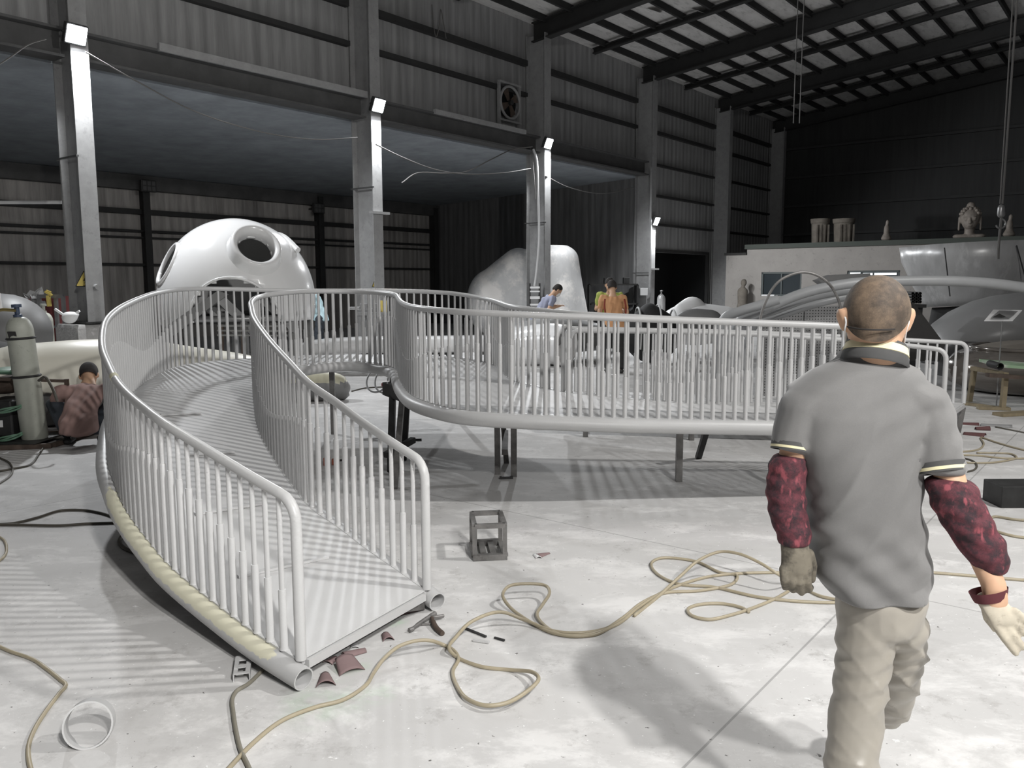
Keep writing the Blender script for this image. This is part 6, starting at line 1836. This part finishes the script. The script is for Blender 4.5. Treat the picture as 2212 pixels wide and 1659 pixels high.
for base, mid, tip in (((2148, 1345), (2172, 1380), (2194, 1410)), ((2164, 1342), (2188, 1374), (2210, 1398)), ((2180, 1334), (2204, 1358), (2226, 1376)), ((2192, 1322), (2212, 1338), (2232, 1350))):
    chain(b, [(P(*base, 1.82), .0112), (P(*mid, 1.81), .0104), (P(*tip, 1.815), .0085)], 10, 7)
chain(b, [(P(2130, 1306, 1.85), .013), (P(2134, 1334, 1.86), .0112), (P(2150, 1358, 1.865), .009)], 10, 7)
mesh_obj(remeshed(b, 'glove', .0042, 2), 'glove', 'glove_cream', man)
b = MB(); c = P(2134, 1288, 1.845); ax = (P(2160, 1330, 1.83) - P(2140, 1250, 1.845)).normalized(); a_ = ax.cross(Vector((0, 1, 0))).normalized(); c_ = a_.cross(ax)
b.loft([[c + ax * z + a_ * r_ * (1.25 if math.cos(2 * PI * j / 24) > .3 else 1) * math.cos(2 * PI * j / 24) + c_ * r_ * math.sin(2 * PI * j / 24) for j in range(24)] for r_, z in ((.038, -.014), (.034, .002), (.031, .010), (.028, .010))], cap=False)
b.build('glove_cuff', 'cuff_red', man, 60)
# trousers with wrinkles
b = MB()
b.hull([(P(1904, 1285, YM + .02), (.108, .115, .05), RB), (P(1900, 1335, YM + .02), (.104, .11, .05), RB)], 18, 10)
chain(b, [(P(1872, 1340, 2.01), (.072, .085, .05)), (P(1866, 1420, 2.0), (.065, .075, .05)), (P(1856, 1500, 1.99), (.064, .070, .05)), (P(1847, 1565, 1.98), (.0645, .068, .04)), (P(1839, 1650, 1.95), (.0635, .066, .04)), (Vector((anL.x, 1.9, .16)), (.060, .062, .05))], 18, 10)
chain(b, [(P(1944, 1345, 2.03), (.064, .085, .05)), (P(1938, 1440, 2.13), (.060, .072, .05)), (P(1920, 1525, 2.28), (.058, .062, .045)), (Vector((anR.x + .01, 2.48, .24)), (.05, .055, .05)), (Vector((anR.x, 2.5, .14)), (.05, .056, .04))], 18, 10)


def trouser_fold(co, no):
    x, y, z = co[:, 0], co[:, 1], co[:, 2]
    sh_ = 1 - np.abs(np.sin(33 * (z + 1.1 * x) + .9 * np.sin(11 * x + 6 * z)))
    d = .0125 * sh_ ** 3.2 * np.clip((.80 - z) * 5, 0, 1) * np.clip((z - .36) * 5 + .5, .2, 1) * (.55 + .45 * np.sin(5 * z + 9 * x + 1))
    d += .0075 * (1 - np.abs(np.sin(38 * (z + .22 * x) + 1.2 * np.sin(13 * x)))) ** 2 * np.clip((.52 - z) * 6, 0, 1)
    d += .003 * np.sin(90 * (z - .5 * x) + 2 * np.sin(20 * z))
    return d


mesh_obj(remeshed(b, 'trousers', .007, 4, disp=trouser_fold), 'trousers', 'trouser_grey', man)
for a_ in (anL, anR):
    b = MB(); b.hull([(a_ - Vector((0, .02, .05)), (.042, .05, .045)), (a_ + Vector((.01, .10, -.055)), (.045, .05, .035)), (a_ + Vector((.02, .17, -.068)), (.04, .04, .022))], 16, 9)
    me = remeshed(b, 'shoe', .008, 3)
    for v_ in me.vertices: v_.co.z = max(v_.co.z, .004)
    mesh_obj(me, 'shoe', 'shoe', man)


# ---- the workers in the background
def worker(loc, yaw, J, label, shirt, pants, scale=1.0, mask=None, extra=None, hairr=1.0, name='person', vox=.013):
    """J: joints in the person's own frame (x right, y forward, z up)"""
    t = thing(name, loc, label, 'person'); Rz = Matrix.Rotation(yaw, 3, 'Z'); o = Vector(loc)

    def W(v): return o + Rz @ (Vector(v) * scale)
    k = scale
    hd = Vector(J['head']); up = (hd - Vector(J['neck'])).normalized(); fw = Vector(J.get('look', (0, 1, 0))).normalized(); fw = (fw - up * fw.dot(up)).normalized(); rg = fw.cross(up)
    HR = Rz @ Matrix((rg, fw, up)).transposed()

    def Hd(x, y, z): return W(hd) + HR @ (Vector((x, y, z)) * k)
    s3 = lambda a, b_, c: (a * k, b_ * k, c * k)
    b = MB()
    b.hull([(Hd(0, 0, .03), s3(.076, .095, .088), HR), (Hd(0, .02, -.05), s3(.06, .072, .055), HR), (Hd(0, .045, -.1), s3(.035, .035, .025), HR)], 16, 10)
    b.hull([(Hd(0, .105, -.03), s3(.014, .018, .014), HR), (Hd(0, .095, .01), s3(.01, .01, .01), HR)], 8, 6)
    for sx in (-1, 1):
        b.hull([(Hd(.078 * sx, 0, -.01), s3(.012, .022, .032), HR)], 8, 6); b.hull([(Hd(.032 * sx, .088, .012), s3(.016, .01, .008), HR)], 8, 6)
    b.hull([(Hd(0, .085, -.068), s3(.024, .014, .009), HR)], 8, 6)
    chain(b, [(Hd(0, -.01, -.06), .052 * k), (W(J['neck']), .056 * k), (W(J['chest']), s3(.11, .09, .07))])
    chain(b, [(W(J['chest']), s3(.13, .095, .09)), (W((Vector(J['chest']) + Vector(J['pelvis'])) / 2), s3(.12, .09, .08)), (W(J['pelvis']), s3(.13, .10, .09))])
    for S in 'LR':
        sh, el_, ha = W(J['sh' + S]), W(J['el' + S]), W(J['ha' + S])
        b.hull([(W(J['chest']), s3(.1, .08, .06)), (sh, s3(.055, .055, .055))]); chain(b, [(sh, .05 * k), (el_, .04 * k), (ha, .028 * k)], 10, 7)
        d = (ha - el_).normalized(); sd = d.cross(Rz @ Vector((0, 0, 1))); sd = sd.normalized() if sd.length > .1 else Rz @ Vector((1, 0, 0)); pl = d.cross(sd)
        b.hull([(ha, s3(.028, .028, .028)), (ha + d * .07 * k + sd * .022 * k, .017 * k and s3(.017, .017, .017)), (ha + d * .07 * k - sd * .022 * k, s3(.017, .017, .017))], 10, 6)
        for i in range(4):
            q0 = ha + d * .075 * k + sd * (.027 - .018 * i) * k; ln = (.055, .07, .075, .062)[i] * k
            chain(b, [(q0, .0105 * k), (q0 + d * ln * .55 + pl * .008 * k, .010 * k), (q0 + d * ln * .9 + pl * .03 * k, .009 * k)], 8, 6)
        q0 = ha + d * .03 * k + sd * .03 * k; chain(b, [(q0, .012 * k), (q0 + d * .035 * k + sd * .03 * k, .0105 * k)], 8, 6)
        chain(b, [(W(J['hip' + S]), .08 * k), (W(J['kn' + S]), .055 * k), (W(J['an' + S]), .038 * k)], 12, 8)
        ft = W(J['an' + S]); fd = Rz @ Vector(J.get('toe', (0, 1, 0)))
        b.hull([(ft - Vector((0, 0, .05 * k)), s3(.035, .04, .03)), (ft + fd * .14 * k - Vector((0, 0, .06 * k)), s3(.036, .04, .022))], 10, 7)
    mesh_obj(remeshed(b, 'body', .0085 * k, 3), 'body', 'skin', t)
    # hair
    b = MB(); b.hull([(Hd(0, -.008, .042), s3(.084, .098, .092), HR), (Hd(0, -.03, -.02), s3(.078, .074, .05), HR)], 16, 10)
    if hairr > 1: b.hull([(Hd(0, -.03, .05), s3(.09 * hairr, .09 * hairr, .08 * hairr), HR)], 16, 10)
    me = remeshed(b, 'hair', .012 * k, 2); bm = bmesh.new(); bm.from_mesh(me)
    bmesh.ops.bisect_plane(bm, geom=bm.verts[:] + bm.edges[:] + bm.faces[:], plane_co=Hd(0, .045, .045), plane_no=HR @ Vector((0, .8, -.6)), clear_outer=True)
    bmesh.ops.bisect_plane(bm, geom=bm.verts[:] + bm.edges[:] + bm.faces[:], plane_co=Hd(0, 0, -.045), plane_no=HR @ Vector((0, .0, -1)), clear_outer=True)
    bm.to_mesh(me); bm.free(); mesh_obj(me, 'hair', 'hair', t)
    # shirt
    b = MB(); ch, pe = Vector(J['chest']), Vector(J['pelvis']); mid = Vector(J.get('belly', (ch + pe) / 2)); hem = pe + (pe - mid).normalized() * .08
    chain(b, [(W(ch + (Vector(J['neck']) - ch) * .45), s3(.10, .08, .04)), (W(ch), s3(.16, .118, .10)), (W(mid), s3(.152, .118, .09)), (W(pe), s3(.175, .150, .10)), (W(hem), s3(.172, .148, .04))], 16, 9)
    for S in 'LR':
        sh, el_ = Vector(J['sh' + S]), Vector(J['el' + S]); sl = sh + (el_ - sh) * J.get('sleeve', .6)
        b.hull([(W(ch), s3(.13, .1, .07)), (W(sh), s3(.068, .068, .068))]); chain(b, [(W(sh), .066 * k), (W(sl), .058 * k)], 12, 8)
    fold = lambda co, no: .006 * np.sin(38 * co[:, 2] + 17 * co[:, 0] + 2 * np.sin(9 * co[:, 0])) + .004 * np.sin(70 * co[:, 0] - 20 * co[:, 2])
    mesh_obj(remeshed(b, 'shirt', vox * k, 4, disp=fold), 'shirt', shirt, t)
    b = MB(); b.hull([(W(pe), s3(.150, .125, .085)), (W((Vector(J['hipL']) + Vector(J['hipR'])) / 2), s3(.145, .12, .08))], 14, 8)
    for S in 'LR': chain(b, [(W(J['hip' + S]), .092 * k), (W(J['kn' + S]), .074 * k), (W(Vector(J['an' + S]) + Vector((0, 0, .03))), .06 * k)], 12, 8)
    mesh_obj(remeshed(b, 'trousers', vox * k, 3, disp=lambda co, no: .005 * np.sin(50 * co[:, 2] + 30 * co[:, 0])), 'trousers', pants, t)
    for S in 'LR':
        ft = W(J['an' + S]); fd = Rz @ Vector(J.get('toe', (0, 1, 0))); b = MB()
        b.hull([(ft - Vector((0, 0, .045 * k)) - fd * .03 * k, s3(.042, .042, .04)), (ft + fd * .09 * k - Vector((0, 0, .05 * k)), s3(.046, .05, .034)), (ft + fd * .16 * k - Vector((0, 0, .062 * k)), s3(.04, .04, .022))], 12, 8)
        me = remeshed(b, 'shoe', .014 * k, 2)
        for v_ in me.vertices: v_.co.z = max(v_.co.z, o.z + .003)
        mesh_obj(me, 'shoe', 'shoe', t)
    if mask:
        b = MB(); b.hull([(Hd(0, .07, -.03), s3(.055, .05, .03), HR), (Hd(0, .068, -.085), s3(.045, .045, .03), HR)], 14, 8); mesh_obj(remeshed(b, 'face_mask', .009 * k, 2), 'face_mask', mask, t)
    if extra: extra(t, W, k, Hd)
    return t


mat('shirt_pink', rgb(156, 128, 122), .85, var=.05); mat('jeans', rgb(58, 64, 72), .85, var=.12, vscale=16); mat('shirt_black', g(40), .85, var=.1); mat('shirt_lightblue', rgb(186, 214, 222), .8, var=.04)
mat('shirt_bluegrey', rgb(148, 152, 172), .8, var=.05); mat('shirt_lime', rgb(168, 180, 92), .8, var=.05); mat('vest_orange', rgb(200, 150, 108), .8, var=.06); mat('strap_teal', rgb(150, 190, 196), .7); mat('orange_dark', rgb(120, 44, 24), .8)

# crouching man seen from behind
q = F(164, 967)
squat = dict(pelvis=(0, -.02, .20), belly=(.0, .10, .33), chest=(.02, .28, .44), neck=(.03, .38, .535), head=(.02, .455, .595), look=(0, .6, -.8), shL=(-.20, .28, .46), shR=(.23, .28, .47), elL=(-.28, .42, .28), elR=(.40, .46, .38), haL=(-.18, .60, .18), haR=(.50, .62, .30),
             hipL=(-.10, .02, .18), hipR=(.12, .02, .18), knL=(-.27, .38, .34), knR=(.27, .38, .36), anL=(-.12, .10, .09), anR=(.16, .10, .09), sleeve=.95)


def pockets(t, W, k, Hd):
    pass


worker(q + Vector((0, .1, 0)), R(17), squat, 'worker in a dusty pink shirt crouching with back turned beside the gas cylinder', 'shirt_pink', 'jeans', 1.10, extra=pockets)


def standing(lean=.3, turn=0, armL=None, armR=None, h=1.0):
    c = math.cos(lean); s = math.sin(lean)

    def tp(x, z): return (x, s * z, .86 + c * z)
    J = dict(pelvis=(0, 0, .86), chest=tp(0, .40), neck=tp(0, .53), head=(0, s * .66 + .03, .86 + c * .66), look=(0, 1, -.3), shL=tp(-.18, .46), shR=tp(.18, .46), hipL=(-.09, 0, .82), hipR=(.09, 0, .82), knL=(-.10, .06, .46), knR=(.11, .03, .46), anL=(-.11, 0, .09), anR=(.12, -.05, .09))
    a, b_ = tp(-.24, .2), tp(.24, .2)
    J['elL'] = armL[0] if armL else (a[0], a[1] + .05, a[2]); J['elR'] = armR[0] if armR else (b_[0], b_[1] + .05, b_[2])
    J['haL'] = armL[1] if armL else (-.16, a[1] + .28, a[2] + .05); J['haR'] = armR[1] if armR else (.16, b_[1] + .28, b_[2] + .05)
    return J


def backpack(t, W, k, Hd):
    bpk = MB().hull([(W((0, -.08, 1.08)), (.13, .07, .16)), (W((0, -.02, 1.2)), (.11, .06, .12))], 14, 9).build('backpack', 'jeans', t, 60)
    for sx in (-1, 1): MB().tube(catmull([W((.11 * sx, .12, 1.34)), W((.14 * sx, -.02, 1.36)), W((.15 * sx, -.10, 1.24)), W((.14 * sx, -.12, 1.05)), W((.11 * sx, -.1, .95))], 6), .018, 8).build('backpack_strap', 'strap_teal', bpk, 60)
    for k_ in range(3): MB().box(W((-.20, .16 - .0, 1.30 - .02 * k_)) + Vector((-.045, -.02, 0)), (.012, .05 - .01 * k_, .012)).build('sleeve_mark', 'paper_white', bpk, 0)


def drop(px, Y): q = P(px, 700, Y); return Vector((q.x, Y, 0))


worker(drop(540, 18.4), R(-70), standing(.38), 'worker in black tee with a pale blue strapped backpack, seen under the white dome', 'shirt_black', 'pants_dark', 1.0, extra=backpack)
worker(drop(692, 18.2), R(95), standing(.30), 'worker in light blue shirt and white mask, right of the white dome', 'shirt_lightblue', 'jeans', 1.02, mask='mask_blue')
worker(drop(1162, 17.6), R(-75), standing(.62), 'worker in blue-grey shirt with lowered white mask bending forward by the third column', 'shirt_bluegrey', 'pants_dark', 1.03, mask='paper_white')


def vestmark(t, W, k, Hd):
    for sx in (-1, 1): MB().tube(catmull([W((.17 * sx, -.01, 1.28)), W((.185 * sx, -.06, 1.15)), W((.17 * sx, -.12, 1.0))], 5), .016, 6).build('vest_edge', 'orange_dark', t, 60)


worker(drop(1327, 14.6), R(4), standing(.34), 'worker in an orange shirt with back turned, behind the ramp rails', 'vest_orange', 'pants_dark', 1.02, extra=vestmark)
worker(drop(1318, 15.75), R(170), standing(.36), 'worker in lime yellow shirt facing the one in orange', 'shirt_lime', 'pants_dark', 1.05)
# ================================================================== LIGHT
def spot(name, loc, tgt, power, size=.12, ang=150, blend=.6, col=(1, .985, .96)):
    d = bpy.data.lights.new(name, 'SPOT'); o = bpy.data.objects.new(name, d); COL.objects.link(o)
    d.energy = power; d.shadow_soft_size = size; d.spot_size = R(ang); d.spot_blend = blend; d.color = col
    o.location = loc; o.rotation_euler = (Vector(tgt) - Vector(loc)).to_track_quat('-Z', 'Y').to_euler()
    return o


for i, (c, dr) in enumerate(LAMPS):
    spot('floodlight_beam', c + dr * .05, c + dr * .05 + (dr + Vector((0, 0, -.55))) * 5, (900, 800, 800, 560)[i], .12, 172, .25, (.96, .98, 1))
# the hall's other floodlights, on the row behind and to the right of the viewer, plus an added fill
spot('key_floodlight', (5.4, 4.0, 6.0), (-1, 5.0, 0), 1250, .14, 150, .5)
# work light out of view; its cone is shaped to cut the beam off at about 35 degrees below the horizon
n_ = Vector((0, -4.6, -6.75)).normalized()
spot('rear_floodlight', (1.7, -1.2, 4.6), Vector((1.7, -1.2, 4.6)) + n_, 1000, .10, 179, .02)
spot('far_fill_light', (3.2, -4.0, 5.4), (.6, 7, .4), 1700, .18, 150, .5)  # added fill that brightens the far ramp and railings, no lamp known there
w_ = bpy.data.worlds.new('ambient_fill'); sc.world = w_; w_.use_nodes = True  # even ambient added in place of bounce from the unbuilt hall
w_.node_tree.nodes['Background'].inputs['Color'].default_value = (.8, .85, 1, 1)
w_.node_tree.nodes['Background'].inputs['Strength'].default_value = .03
sc.view_settings.view_transform = 'Standard'; sc.view_settings.look = 'None'; sc.view_settings.gamma = 1.0
sc.view_settings.exposure = 0.0
sc.view_settings.use_curve_mapping = False
sc.cycles.max_bounces = 6; sc.cycles.diffuse_bounces = 3; sc.cycles.glossy_bounces = 3; sc.cycles.transmission_bounces = 3
sc.cycles.use_denoising = True
sc.cycles.sample_clamp_indirect = 6
